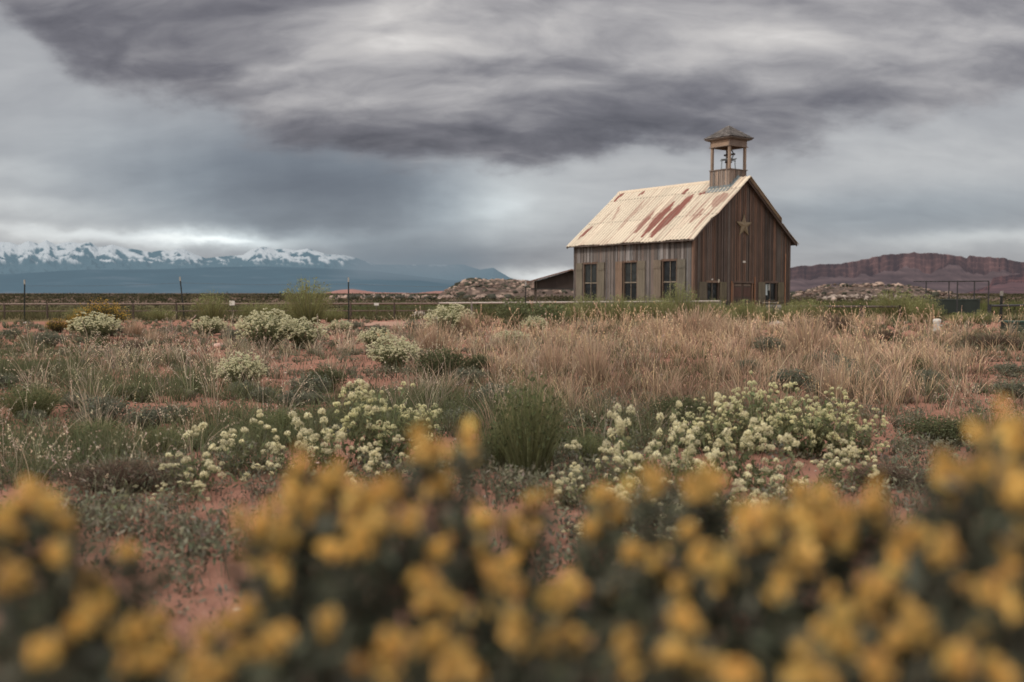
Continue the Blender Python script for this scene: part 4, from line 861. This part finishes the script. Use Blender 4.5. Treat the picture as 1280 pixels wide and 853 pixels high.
stuff('dead_brown_twigs', tufts(1300, 'grey', 3.2, 45, 16, .2, .12, .8, .003, (.10, .065, .05), (.22, .15, .115), .4, 2) + tufts(900, 'bare', 3.4, 30, 8, .14, .1, .9, .003, (.12, .07, .05), (.26, .17, .13), .9, 2) + tufts(700, 'gold', 6, 40, 14, .22, .14, .8, .003, (.08, .055, .045), (.18, .13, .1), .8, 2))
# stones on the soil
xs_, ys_ = sample_ground(1500, 3.3, 40); k = keep_out(xs_, ys_); xs_ = xs_[k]; ys_ = ys_[k]; sz_ = rng.uniform(.006, .02, len(xs_))*np.clip(ys_/8, .7, 3)
boulders('gravel', np.stack([xs_, ys_, terr(xs_, ys_)], -1), sz_, [(.34, .2, .155) if rng.random() > .3 else (.42, .33, .28) for _ in xs_], seed=15)
# plain scrub far off
n = 5200; Yv = np.exp(rng.uniform(np.log(58), np.log(1500), n)); px_ = rng.uniform(-80, 1360, n); xx_ = (px_-640)/F*Yv; kk = keep_out(xx_, Yv); xx_ = xx_[kk]; Yv = Yv[kk]; n = len(Yv)
ix = np.repeat(np.arange(n), 14); sc_ = (.35+rng.random(n)*.5)*np.clip(Yv/120, .8, 3); Pq = np.stack([xx_[ix]+rng.normal(size=len(ix))*sc_[ix]*.6, Yv[ix]+rng.normal(size=len(ix))*sc_[ix]*.5, np.abs(rng.normal(size=len(ix)))*.28*np.clip(sc_[ix], 0, 1.2)], -1)
cb = np.where((rng.random(n) > .55)[:, None], np.array([[.05, .052, .03]]), np.array([[.11, .095, .06]])); stuff('desert_scrub', [quads_arr(Pq, .22*np.clip(Yv[ix]/130, .7, 4), jit((1, 1, 1), len(ix), .3)*cb[ix], 1.3, 1)])
# green field weeds between the fence and the hills
def field(n, px0, px1, y0, y1, h, c0, c1, sd):
    px_ = rng.uniform(px0, px1, n); Y_ = rng.uniform(y0, y1, n); x_ = (px_-640)/F*Y_; k = keep_out(x_, Y_) & (fbm(x_*.25, Y_*.25, 3, sd) > .38); x_ = x_[k]; Y_ = Y_[k]; n = len(x_); b = rng.normal(size=n)
    return blades_arr(np.stack([x_, Y_, 0*x_-.02], -1), h*rng.uniform(.4, 1.2, n)*(.4+1.1*fbm(x_*.4, Y_*.4, 2, sd+1)), rng.uniform(0, 6.28, n), rng.uniform(.05, .5, n), np.full(n, .05)*rng.uniform(.6, 1.3, n), jit(c0, n), jit(c1, n), 3)
stuff('green_field_weeds', [field(15000, 960, 1420, 54.5, 95, .7, (.06, .065, .028), (.15, .155, .065), 5), field(9000, -120, 640, 47, 75, .55, (.07, .065, .035), (.15, .14, .075), 8), field(5000, 430, 720, 55, 95, .6, (.06, .07, .03), (.12, .135, .06), 12), field(4500, 715, 1000, 41, 50, .9, (.07, .065, .035), (.21, .20, .09), 15)])

# --- individual shrubs
def white_shrub(seed, w, h, n_stem, head_r, npet, c_head, c_low, dome=.75, psize=.0075):
    """stems fan out of one root; each stem ends in a rounded head of tiny florets, some with lower heads"""
    global rng; keep = rng; rng = np.random.default_rng(seed)
    ang = rng.uniform(0, 6.283, n_stem); rad = np.sqrt(rng.random(n_stem))*w/2; hz = h*(dome+(1-dome)*rng.random(n_stem))*np.sqrt(np.clip(1-(rad/(w/2*1.08))**2*.55, .1, 1))
    base = np.stack([.05*np.cos(ang), .05*np.sin(ang), 0*ang], -1)
    V, q, t, c = blades_arr(base, hz, ang, rad/hz, np.full(n_stem, .007), jit((.11, .115, .06), n_stem), jit((.20, .21, .11), n_stem), 5, 1.3, .7)
    tips = V.reshape(n_stem, -1, 3)[:, -1]; st = [(V, q, t, c)]
    # leaves along the stems
    nl = n_stem*14; ix = rng.integers(0, n_stem, nl); tt = rng.uniform(.15, .95, nl)[:, None]; P0 = base[ix]*(1-tt)+tips[ix]*tt
    P0 += rng.normal(size=P0.shape)*.02; lf = quads_arr(P0, .022, jit((.17, .18, .10), nl, .35)*(.45+.7*tt), 2.6, .6)
    heads = []; hc = []
    for i in range(n_stem):
        k = rng.integers(1, 6)
        for j in range(k):
            o = rng.normal(size=3)*np.array([1.1, 1.1, 1.5])*head_r*1.1; o[2] = -abs(o[2])*.9
            heads.append(tips[i]+(o if j else 0)); hc.append(j)
    H = np.array(heads); nh = len(H); ix = np.repeat(np.arange(nh), npet); d = rng.normal(size=(len(ix), 3)); d[:, 2] = np.abs(d[:, 2])*1.1-.35; d /= np.linalg.norm(d, axis=1)[:, None]
    rr_ = head_r*rng.uniform(.5, .85, nh)[ix]*rng.uniform(.72, 1.05, len(ix)); P0 = H[ix]+d*rr_[:, None]
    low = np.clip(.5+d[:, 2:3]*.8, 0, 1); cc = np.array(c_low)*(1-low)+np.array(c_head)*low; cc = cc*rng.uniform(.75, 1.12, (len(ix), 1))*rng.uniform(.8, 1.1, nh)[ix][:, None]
    fl = quads_arr(P0, psize*rng.uniform(.7, 1.3, len(ix)), cc, 1.2, .4)
    root = empty('white_flowering_shrub', (0, 0, 0))
    add_obj('stems', merge_mesh('stems', st), M_LEAF, root); add_obj('leaves', merge_mesh('leaves', [lf]), M_LEAF, root); add_obj('flower_heads', merge_mesh('flower_heads', [fl]), M_PETAL, root)
    rng = keep; return root
WH, WL = (.95, .88, .63), (.42, .41, .21); YH, YL = (.90, .85, .55), (.40, .42, .20)
near = [white_shrub(s, .55, .50, 13, .037, 100, WH, WL, .34, .0085) for s in (1, 2, 3, 4)]
dens = [white_shrub(s, .62, .5, 42, .024, 52, YH, YL, .5, .0075) for s in (5, 6)]
farw = [white_shrub(s, 1.0, .8, 210, .030, 15, (.86, .82, .60), (.46, .46, .26), .62, .017) for s in (7, 8)]
used = set()
def put(proto, px, py, w_px, sc0, label, group, h_sc=1.0, base_w=.55):
    """set a shrub on the ground where its foot shows in the photo"""
    x, y = G(px, py); o = proto if proto.name not in used else dup(proto); used.add(proto.name); s = (w_px/F*y)/base_w*sc0
    o.location = (x, y, float(terr(np.array(x), np.array(y)))); o.scale = (s, s, s*h_sc); o.rotation_euler = (0, 0, random.uniform(0, 6.28)); tag(o, label, 'shrub', group); return o
GP = 'white flowering shrubs of the near patches'
for px, py, w, hs, k, lab in [
    (250, 612, 100, .9, 0, 'white headed shrub at the left end of the left flower patch'), (228, 632, 60, .6, 1, 'smallest low white shrub, on red soil at the front left of the left patch'), (325, 596, 90, 1.0, 2, 'white headed shrub second from the left in the left patch'),
    (375, 602, 90, 1.0, 3, 'white headed shrub in the middle of the left patch'), (425, 592, 110, 1.15, 0, 'fullest white headed shrub of the left patch, before the cream bush'), (480, 612, 70, 1.1, 1, 'white headed shrub at the right end of the left patch'),
    (722, 650, 70, .9, 2, 'low white shrub at the left tip of the right patch'), (750, 636, 90, 1.0, 1, 'white shrub beside the tall green tussock'), (800, 622, 100, 1.55, 3, 'tall white headed shrub, the tallest plume of the right patch'), (850, 628, 90, 1.2, 0, 'white headed shrub right of the tallest plume'),
    (900, 612, 110, 1.2, 2, 'white headed shrub in the middle of the right patch'), (950, 622, 110, 1.0, 1, 'white headed shrub before the pale green dense bush'), (905, 655, 90, 1.0, 0, 'white headed shrub in the front row of the right patch'), (1010, 620, 100, .95, 3, 'white headed shrub at the right front of the right patch'), (1060, 612, 70, .95, 2, 'last white headed shrub on the right of the patch'),
    (800, 668, 90, .8, 1, 'front white shrub half hidden by yellow blossoms'), (745, 690, 80, .6, 3, 'faint low white shrub behind the yellow blossoms, left of centre'), (870, 705, 80, .7, 2, 'single headed white shrub deep among the yellow blossoms')]:
    put(near[k], px, py, w, 1.0, lab, GP, hs)
for px, py, w, hs, k, lab in [(480, 582, 128, 1.05, 0, 'dense cream bush behind the left flower patch'), (950, 562, 110, 1.15, 1, 'dense pale green bush at the back of the right patch'), (1010, 570, 110, 1.1, 0, 'dense pale green bush in the right half of the right patch'), (1060, 572, 90, 1.05, 1, 'dense pale green bush at the right end of the right patch'), (890, 565, 90, 1.0, 0, 'dense pale green bush left at the back of the right patch')]:
    put(dens[k], px, py, w, 1, lab, 'dense pale bushes of the near patches', hs, .62)
for px, py, w, hs, k, lab in [
    (333, 437, 70, .95, 0, 'large domed cream flowering bush left of the path'), (380, 436, 58, .9, 1, 'cream flowering bush beside the large domed one'), (262, 420, 40, .8, 0, 'small round cream bush below the tilted post'), (302, 482, 58, 1.1, 1, 'cream bush alone on the red soil at the left'),
    (492, 462, 62, .95, 0, 'rounded cream green bush below the dirt path'), (470, 436, 44, .8, 1, 'small cream bush above the rounded one near the path'), (562, 424, 58, .95, 0, 'thin cream bush under the fence, right of the path'), (668, 418, 32, 1.0, 1, 'small bright cream bush before the dark green shrub'), (640, 432, 44, .5, 0, 'low sparse cream plant left of the small bright bush'),
    (118, 428, 58, .8, 1, 'white flowering bush in front of the yellow bush at left'), (345, 415, 40, .7, 0, 'small cream bush behind the large domed one'), (425, 418, 30, .7, 1, 'tiny cream bush at the foot of the tallest steel post')]:
    put(farw[k], px, py, w, 1, lab, 'cream flowering bushes of the middle distance', hs, 1.0)

def fan_shrub(name, seed, w, h, n, c0, c1, leafc=None, nleaf=0, lsize=.03, width=.008, lean_p=1.0, segs=4, tipc=None, ntip=0, tips_s=.02):
    global rng; keep = rng; rng = np.random.default_rng(seed)
    ang = rng.uniform(0, 6.283, n); rad = np.sqrt(rng.random(n))*w/2; b = np.stack([rad*.35*np.cos(ang), rad*.35*np.sin(ang), 0*ang-.02], -1); hz = h*rng.uniform(.55, 1.05, n)*np.sqrt(np.clip(1-(rad/(w/2*1.1))**2*.6, .1, 1))
    V, q, t, c = blades_arr(b, hz, ang+rng.normal(0, .25, n), rad*.65/hz*lean_p, np.full(n, width)*rng.uniform(.7, 1.3, n), jit(c0, n, .3), jit(c1, n, .3), segs, 1.5, .5)
    root = empty(name); add_obj('stems', merge_mesh('stems', [(V, q, t, c)]), M_LEAF, root); tp_ = V.reshape(n, -1, 3)
    if nleaf:
        i = rng.integers(0, n, nleaf); j = rng.integers(max(1, segs-2), segs, nleaf)*2; P0 = tp_[i, j]*.5+tp_[i, -1]*.5+rng.normal(size=(nleaf, 3))*lsize*.9
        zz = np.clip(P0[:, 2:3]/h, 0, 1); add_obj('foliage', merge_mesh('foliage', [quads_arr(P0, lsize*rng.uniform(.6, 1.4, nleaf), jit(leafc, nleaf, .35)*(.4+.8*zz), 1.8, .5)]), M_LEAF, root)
    if ntip:
        i = rng.integers(0, n, ntip); P0 = tp_[i, -1]+rng.normal(size=(ntip, 3))*tips_s*1.6; add_obj('blossoms', merge_mesh('blossoms', [quads_arr(P0, tips_s*rng.uniform(.6, 1.3, ntip), jit(tipc, ntip, .25), 1.1, .4)]), M_PETAL, root)
    rng = keep; return root
broom = [fan_shrub('green_broom_shrub', s, 1.6, 1.6, 420, (.11, .11, .05), (.29, .29, .135), (.25, .26, .12), 1100, .03, .010) for s in (21, 22)]
darkb = [fan_shrub('dark_green_shrub', s, 1.0, .62, 500, (.06, .06, .038), (.15, .15, .085), (.11, .12, .065), 2200, .022, .008) for s in (31, 32)]
leafy = [fan_shrub('leafy_green_shrub', s, 1.4, 1.3, 160, (.09, .085, .05), (.19, .20, .10), (.17, .19, .10), 1500, .042, .012) for s in (35, 36)]
yell = [fan_shrub('yellow_flowering_bush', s, 1.5, 1.0, 420, (.05, .04, .03), (.09, .08, .04), (.09, .08, .04), 2000, .03, .012, tipc=(.50, .32, .07), ntip=1300, tips_s=.03) for s in (41, 42)]
tuss = [fan_shrub('green_tussock', s, 1.0, .78, 900, (.07, .075, .038), (.24, .25, .125), (.12, .135, .07), 900, .02, .0055, .8) for s in (51, 52)]
goldt = [fan_shrub('dry_grass_tussock', s, .8, .7, 420, (.22, .16, .11), (.52, .38, .27), None, 0, .02, .006, .9) for s in (61, 62)]
brownd = [fan_shrub('dead_brown_bush', s, 1.0, .7, 800, (.07, .05, .04), (.17, .125, .095), (.13, .10, .075), 900, .02, .008, 1.1) for s in (71, 72)]
def putk(lst, k, px, py, w, hs, label, cat, group, bw):
    x, y = G(px, py); p = lst[k]; o = p if p.name not in used else dup(p); used.add(p.name); s = w/F*y/bw; hs *= 1.3 if 'broom' in o.name and px > 700 else 1; o.location = (x, y, float(terr(np.array(x), np.array(y)))); o.scale = (s, s, s*hs); o.rotation_euler = (0, 0, random.uniform(0, 6.28)); tag(o, label, cat, group)
for px, py, w, hs, k, lab in [(265, 404, 60, .75, 0, 'wispy green broom between the tilted post and the cream bushes'), (385, 405, 80, .80, 1, 'widest wispy green broom, left of the tallest post'), (318, 403, 55, .55, 0, 'low wispy green broom between the two taller ones'), (560, 403, 50, .5, 1, 'small wispy broom by the fence right of the path'), (352, 404, 60, .5, 0, 'wispy green broom left against the widest one'), (415, 403, 40, .5, 1, 'wispy green broom between the widest one and the tallest post'), (200, 401, 50, .35, 1, 'low wispy broom left of the tilted post'), (715, 404, 44, .5, 1, 'wispy broom left below the schoolhouse corner'), (833, 405, 36, .8, 0, 'wispy broom below the rightmost side window'), (912, 406, 30, .55, 0, 'wispy broom left of the red door'), (985, 404, 36, .6, 1, 'wispy broom at the right corner of the gable'),
    (736, 402, 60, .5, 0, 'wispy broom before the left shutter of the schoolhouse'), (775, 404, 50, .62, 1, 'wispy broom before the middle side window'), (812, 404, 60, .5, 0, 'wispy broom before the timber stack'), (850, 403, 55, .78, 1, 'wispy broom at the near corner of the schoolhouse'), (893, 404, 50, .5, 0, 'wispy broom before the left gable window'),
    (932, 403, 55, .45, 1, 'wispy broom before the red door'), (958, 404, 36, .55, 0, 'wispy broom before the right gable window'), (1010, 402, 60, .4, 1, 'low wispy broom right of the schoolhouse'), (1120, 401, 70, .5, 0, 'wispy broom left of the dark trough'), (1157, 404, 50, .62, 1, 'wispy broom at the left foot of the pole frame'), (1200, 406, 40, .35, 0, 'wispy broom before the dark trough'), (1226, 405, 34, .45, 1, 'wispy broom at the right foot of the pole frame'), (100, 402, 50, .4, 0, 'low wispy broom behind the yellow bush')]:
    putk(broom, k, px, py, w, hs, lab, 'shrub', 'wispy green brooms', 1.6)
for px, py, w, hs, k, lab in [(405, 484, 66, .9, 0, 'dark green low shrub beside the bare red soil'), (553, 474, 80, .95, 1, 'dark green dense shrub under the pale grass plume'), (600, 470, 50, 1.0, 0, 'dark twiggy shrub right of the dense green one'), (238, 486, 50, .8, 1, 'dark low shrub among the straw grass at left'), (170, 500, 60, .6, 0, 'dark flat shrub left of the straw grass'), (1180, 545, 110, .55, 1, 'dark shrub at the right edge above the bare soil'), (300, 540, 70, .6, 0, 'dark shrub behind the left flower patch'), (1130, 470, 70, .6, 1, 'dark shrub in the golden grass at right'), (850, 520, 90, .6, 0, 'dark shrub in the golden grass behind the right patch'), (720, 560, 70, .7, 1, 'dark shrub right of the tall green tussock'), (445, 492, 40, .8, 1, 'small dark shrub right of the bare soil'), (95, 470, 40, .7, 1, 'small dark round shrub at the left')]:
    putk(darkb, k, px, py, w, hs, lab, 'shrub', 'dark low shrubs', 1.0)
for px, py, w, hs, k, lab in [(643, 413, 50, 1.0, 0, 'leafy green shrub left of the shed post'), (684, 414, 62, .72, 1, 'leafy dark green shrub right of the shed post'), (1168, 401, 34, .6, 0, 'leafy shrub left before the trough'), (1222, 402, 30, .4, 1, 'leafy shrub right before the trough'), (541, 395, 18, .8, 0, 'small dark leafy shrub on the green field by the fence')]:
    putk(leafy, k, px, py, w, hs, lab, 'shrub', 'leafy green shrubs', 1.4)
putk(yell, 0, 128, 417, 66, .95, 'largest yellow flowering bush of the left middle distance', 'shrub', 'yellow bushes of the middle distance', 1.5); putk(yell, 1, 72, 416, 30, .9, 'small yellow bush left of the largest one', 'shrub', 'yellow bushes of the middle distance', 1.5); putk(yell, 0, 98, 414, 36, .9, 'yellow bush between the small and the largest one', 'shrub', 'yellow bushes of the middle distance', 1.5)
for px, py, w, hs, k, lab in [(662, 606, 125, 1.55, 0, 'tallest dense green tussock at the centre'), (352, 542, 95, .6, 1, 'bright green low tussock behind the left patch'), (625, 598, 80, 1.2, 1, 'green tussock left against the tallest one'), (40, 520, 110, .55, 0, 'wide green tussock at the left edge'), (515, 550, 80, .6, 1, 'green tussock right of the cream bush'), (590, 590, 90, .5, 0, 'low green tussock behind the blurred blossoms'), (120, 560, 110, .55, 1, 'green tussock in the left meadow'), (735, 585, 80, .7, 0, 'green tussock between the tallest one and the right patch'), (200, 560, 90, .5, 0, 'low green tussock above the brown ground at left')]:
    putk(tuss, k, px, py, w, hs, lab, 'tussock', 'green tussocks', 1.0)
for px, py, w, hs, k, lab in [(545, 448, 80, .8, 0, 'pale pink plume of dry grass over the dense dark shrub'), (585, 425, 40, 1.2, 1, 'tall straw tussock under the fence'), (870, 424, 110, .5, 0, 'bright golden low tussock before the schoolhouse'), (915, 428, 90, .5, 1, 'bright golden tussock below the red door'), (825, 428, 70, .6, 0, 'golden tussock below the near corner'), (168, 424, 40, .8, 1, 'straw tussock right of the yellow bush'), (193, 430, 40, .7, 0, 'rusty straw tussock in the left middle distance'), (1010, 450, 90, .9, 1, 'golden tussock below the brown dome bush'), (1040, 500, 60, 1.3, 0, 'tall golden tussock behind the pale green bushes'), (740, 480, 70, 1.2, 1, 'tall golden tussock right of centre'), (690, 470, 60, 1.1, 0, 'pale golden tussock left of the tall one')]:
    putk(goldt, k, px, py, w, hs, lab, 'tussock', 'dry grass tussocks', .8)
for px, py, w, hs, k, lab in [(1041, 417, 56, .75, 0, 'domed grey brown bush before the right rail fence'), (1105, 425, 50, .5, 1, 'low brown bush left of the standpipe'), (150, 612, 170, .35, 0, 'wide flat brown dead bush at the left'), (1240, 440, 90, .4, 1, 'low brown bush under the green box'), (165, 440, 36, .8, 0, 'small brown bush under the yellow bush'), (1105, 600, 130, .3, 1, 'flat brown twiggy bush on the bare soil at right'), (1000, 418, 44, .7, 1, 'brown bush at the left foot of the dome bush')]:
    putk(brownd, k, px, py, w, hs, lab, 'shrub', 'dead brown bushes', 1.0)
sage = [fan_shrub('sage_clump', s, .8, .5, 260, (.07, .065, .045), (.16, .16, .115), (.19, .195, .145), 1500, .022, .007) for s in (81, 82)]
r_s = random.Random(5)
for i in range(46):
    if i < 34: px, py = r_s.uniform(5, 620), 412+r_s.random()**1.6*130
    else: px, py = r_s.uniform(930, 1275), r_s.uniform(425, 500)
    left = px < 620
    putk(sage, i % 2, px, py, r_s.uniform(22, 44)*(1+(py-420)/120), r_s.uniform(.55, 1.0), 'low grey green sage clump in the left meadow' if left else 'low grey green sage clump in the weeds at the right', 'sage clump', 'sage clumps of the left meadow' if left else 'sage clumps at the right', .8)
# single rocks
for i, (px, py, s, c, lab) in enumerate([(524, 396, .32, (.5, .42, .37), 'white boulder on the green field behind the fence'), (507, 394, .30, (.36, .22, .19), 'pink boulder left of the white one'), (273, 435, .13, (.5, .33, .28), 'pink stone on the red soil below the small round bush'), (484, 392, .2, (.4, .26, .22), 'small red stone left of the pink boulder'), (1100, 407, .22, (.42, .27, .22), 'flat pink rock in the weeds right of the dome bush'), (970, 411, .3, (.55, .48, .42), 'flat pale slab in the weeds before the gable'), (33, 405, .12, (.5, .44, .4), 'small white stone at the leftmost post'), (1137, 423, .25, (.38, .19, .14), 'red rock below the standpipe')]):
    x, y = G(px, py); b = boulders('boulder', [np.array([0, 0, s*.2])], [s], [c], kind=None, seed=40+i); b.location = (x, y, 0); tag(b, lab, 'rock', 'loose rocks in the yard')

# ---------------------------------------------------------------- yellow shrubs right before the camera
YB = [ # photo x, y, radius px, depth
 (35,628,30,1.15),(8,655,24,1.1),(62,640,20,1.2),(80,668,18,1.2),(95,722,26,1.1),(122,728,20,1.15),(70,695,16,1.1),(35,762,26,1.0),(100,775,26,1.0),(10,720,18,1.0),(130,810,24,.95),(45,820,20,.95),(222,700,24,1.25),(190,830,22,.95),(235,780,18,1.05),(165,790,18,1.0),
 (373,583,18,1.3),(400,603,18,1.3),(368,628,28,1.25),(385,640,24,1.25),(325,662,26,1.2),(330,690,26,1.2),(315,705,22,1.2),(350,715,22,1.15),(355,672,20,1.2),(460,620,26,1.2),(440,640,18,1.2),(485,612,18,1.25),(535,562,26,1.3),(583,547,20,1.35),(548,605,22,1.3),(545,630,16,1.3),(505,652,22,1.2),(455,680,18,1.1),(420,690,18,1.1),
 (602,625,24,1.35),(605,650,20,1.3),(555,685,20,1.2),(600,690,16,1.3),(665,630,20,1.4),(720,680,18,1.4),(655,682,14,1.35),(755,620,18,1.4),(710,740,22,1.2),(770,740,16,1.3),(815,700,20,1.25),(822,712,18,1.2),(700,755,20,1.1),(540,740,28,1.05),(520,770,28,1.0),(465,740,28,1.05),(450,765,24,1.0),(370,765,16,1.0),(500,735,20,1.05),
 (812,608,22,1.3),(875,612,26,1.25),(890,605,20,1.3),(860,625,16,1.25),(930,660,26,1.15),(950,672,26,1.15),(960,655,18,1.2),(1010,660,26,1.15),(1040,672,20,1.15),(1005,640,18,1.2),(1085,630,28,1.15),(1100,655,26,1.15),(1065,650,16,1.15),(1130,650,26,1.15),(1140,670,20,1.1),(1190,595,26,1.15),(1200,608,20,1.15),(1180,580,14,1.2),(1255,540,32,1.1),(1275,560,20,1.1),(1240,590,26,1.1),(1265,600,26,1.05),(1275,620,20,1.0),(1260,680,26,1.0),(1225,690,20,1.0),(1180,700,26,1.0),(1160,725,22,1.0),(1210,720,22,1.0),
 (905,715,26,1.1),(930,710,18,1.1),(880,700,18,1.15),(1000,700,24,1.1),(975,725,18,1.05),(1100,740,24,1.0),(1090,760,20,1.0),(1040,780,26,1.0),(1045,800,20,.95),(1150,790,22,.95),(1250,750,24,.95),(1275,790,24,.9),(1190,830,26,.9),(930,770,24,1.0),(940,790,20,1.0),(850,780,22,1.0),(845,820,26,.95),(780,810,24,.95),(760,830,26,.92),(650,785,26,1.0),(700,795,22,1.0),(655,820,22,.95),(600,790,24,1.0),(575,830,28,.92),(480,820,30,.92),(400,835,30,.9),(540,800,22,.95),(340,800,20,.95),(330,840,26,.9),(250,838,22,.9),(1010,845,26,.9),(1100,840,20,.9),(920,840,26,.9),(620,725,22,1.1),(640,745,22,1.1),(570,760,20,1.05),(735,770,18,1.0),(1245,835,24,.9),
 (425,590,14,1.35),(470,655,20,1.15),(640,660,14,1.35),(1120,700,18,1.1),(780,640,16,1.35),(400,730,22,1.05)]
roots = [(-.62, 1.15, 'leftmost yellow flowering shrub close to the camera, cut by the left edge', 0), (-.20, 1.10, 'low yellow shrub right of the bare gap, at the lower left', 1), (-.02, 1.30, 'upright yellow shrub left of centre with the tallest blossom sprays', 2), (.16, 1.05, 'yellow shrub at the bottom centre', 3), (.34, 1.15, 'yellow shrub right of centre before the white patch', 4), (.60, 1.05, 'rightmost yellow shrub close to the camera, highest at the right edge', 5)]
roots = [(-.66, 1.15, roots[0][2]), (-.24, 1.15, roots[1][2]), (-.02, 1.2, roots[2][2]), (.14, 1.1, roots[3][2]), (.36, 1.12, roots[4][2]), (.62, 1.05, roots[5][2])]
KB = .78; r_y = random.Random(3); YB = [q_ for q_ in YB if r_y.random() < (.92 if q_[1] < 690 else .62)]; YB += [(px, py, 7, Y_) for px, py, Y_ in [(180, 800, 1.0), (215, 812, 1.0), (255, 795, 1.02), (290, 780, 1.05), (300, 815, 1.0), (160, 830, .95), (275, 838, .95), (235, 842, .95), (312, 765, 1.05), (200, 775, 1.02), (430, 650, 1.3), (790, 690, 1.2), (860, 665, 1.2), (640, 700, 1.25), (560, 650, 1.3), (740, 660, 1.3), (1000, 615, 1.25), (1030, 620, 1.2), (850, 735, 1.1), (410, 780, 1.0), (160, 690, 1.2), (130, 760, 1.05), (720, 800, 1.0), (880, 830, .95), (1120, 800, .95), (1230, 790, .95)]]
pos = np.array([at_depth(px, py, Y_*KB) for px, py, _, Y_ in YB]); rad_ = np.array([r*.55/F*Y_*KB for _, _, r, Y_ in YB]); roots = [(a*KB, b*KB, c) for a, b, c in roots]
own = np.array([min(range(6), key=lambda k: abs(p[0]-roots[k][0]*(p[1]/.92))) for p in pos])
for k, (rx, ry, lab) in enumerate(roots):
    root = empty('yellow_flowering_shrub', (rx, ry, 0)); tag(root, lab, 'shrub', 'yellow flowering shrubs close to the camera'); o3 = np.array([rx, ry, 0])
    P_ = pos[own == k]-o3; R_ = rad_[own == k]
    # hidden-side twigs with their own blossoms so that the bush is whole
    ne = 34; a = rng.uniform(0, 6.283, ne); rr_ = .22*np.sqrt(rng.random(ne)); ex = np.stack([rr_*np.cos(a), np.abs(rr_*np.sin(a))*.6-.05, rng.uniform(.25, .80, ne)], -1)
    ctr = np.concatenate([P_, ex]); rad2 = np.concatenate([R_, rng.uniform(.010, .018, ne)])
    n = len(ctr); b = np.tile(np.array([[0, 0, 0.]]), (n, 1))+rng.normal(size=(n, 3))*np.array([.05, .05, 0]); seg = []
    segs = 6; V = []; C = []; Q = []; o = 0
    for i in range(n):      # woody stems: three-sided tubes from the root to each spray
        p0 = b[i]; p1 = ctr[i]; r0 = .004; pts = []
        for j in range(segs+1):
            t = j/segs; pp = p0*(1-t)+p1*t; pp = pp + np.array([math.sin(i+t*5), math.cos(i*2+t*4), 0])*.018*math.sin(math.pi*t); pp[:2] = p0[:2]+(pp[:2]-p0[:2])*(t**.25 if t > 0 else 0); pts.append(pp)
        for j, pp in enumerate(pts):
            for q in range(3): V.append(pp+np.array([math.cos(q*2.1), math.sin(q*2.1), 0])*r0*(1-.6*j/segs)); C.append(np.array((.09, .065, .045))*(.6+.6*j/segs))
            if j: Q += [[o+(j-1)*3+q, o+(j-1)*3+(q+1) % 3, o+j*3+(q+1) % 3, o+j*3+q] for q in range(3)]
        o += 3*(segs+1); seg.append(np.array(pts))
    Q = np.array(Q); me = np_mesh('stems', np.array(V), np.full(len(Q), 4), Q.ravel(), np.array(C)); add_obj('stems', me, M_LEAF, root)
    seg = np.array(seg); nl = n*60; i = rng.integers(0, n, nl); t = rng.uniform(.25, .985, nl)*segs; j = np.floor(t).astype(int); f = (t-j)[:, None]; pp = seg[i, j]*(1-f)+seg[i, np.minimum(j+1, segs)]*f + rng.normal(size=(nl, 3))*np.array([.011, .011, .012])
    # leafy mass hanging below the sprays
    nm = 11000; im = rng.integers(0, n, nm); dz = .012+rng.random(nm)**1.3*.42; pm = ctr[im]+rng.normal(size=(nm, 3))*np.stack([.010+dz*.11, .010+dz*.11, 0*dz+.006], -1); pm[:, 2] -= dz; pm = pm[pm[:, 2] > .06]
    pp = np.concatenate([pp, pm]); nl = len(pp)
    add_obj('foliage', merge_mesh('foliage', [quads_arr(pp, rng.uniform(.007, .013, nl), jit((.105, .108, .08), nl, .55), 3.0, .7)]), M_LEAF, root)
    sub = np.repeat(np.arange(n), 10); so = rng.normal(size=(len(sub), 3))*np.array([.8, .8, .95]); so[::10] *= .3; sc = ctr[sub]+so*rad2[sub][:, None]; sr = rad2[sub]*rng.uniform(.10, .42, len(sub))*np.where(sc[:, 2] < 1.02, .8, 1); sb = rng.uniform(.62, 1.1, len(sub))*np.clip(1-(1.06-(sc[:, 2]))*1.5, .42, 1)  # lower sprays dimmed in colour, self-shade of the bush painted in
    br_ = np.clip(rng.normal(.15, .3, len(sub)), 0, .9)
    ix = np.repeat(np.arange(len(sub)), 9); d = rng.normal(size=(len(ix), 3)); d /= np.linalg.norm(d, axis=1)[:, None]; pp = sc[ix]+d*(sr[ix]*rng.uniform(.2, 1.25, len(ix)))[:, None]*np.array([.85, .85, 1.35])
    add_obj('blossoms', merge_mesh('blossoms', [quads_arr(pp, rng.uniform(.005, .0095, len(ix)), (jit((1.0, .69, .25), len(ix), .12, .05)*(1-br_[ix][:, None])+np.array([[.62, .36, .12]])*br_[ix][:, None])*sb[ix][:, None], 2.3, .8)]), M_PETAL, root)

# ---------------------------------------------------------------- render settings
scene.view_settings.view_transform = 'Standard'; scene.view_settings.look = 'None'; scene.view_settings.exposure = 0
scene.render.engine = 'CYCLES'; cy = scene.cycles; cy.use_denoising = True; cy.max_bounces = 6; cy.diffuse_bounces = 3; cy.transmission_bounces = 3; cy.transparent_max_bounces = 6; cy.use_adaptive_sampling = True; cy.adaptive_threshold = .02
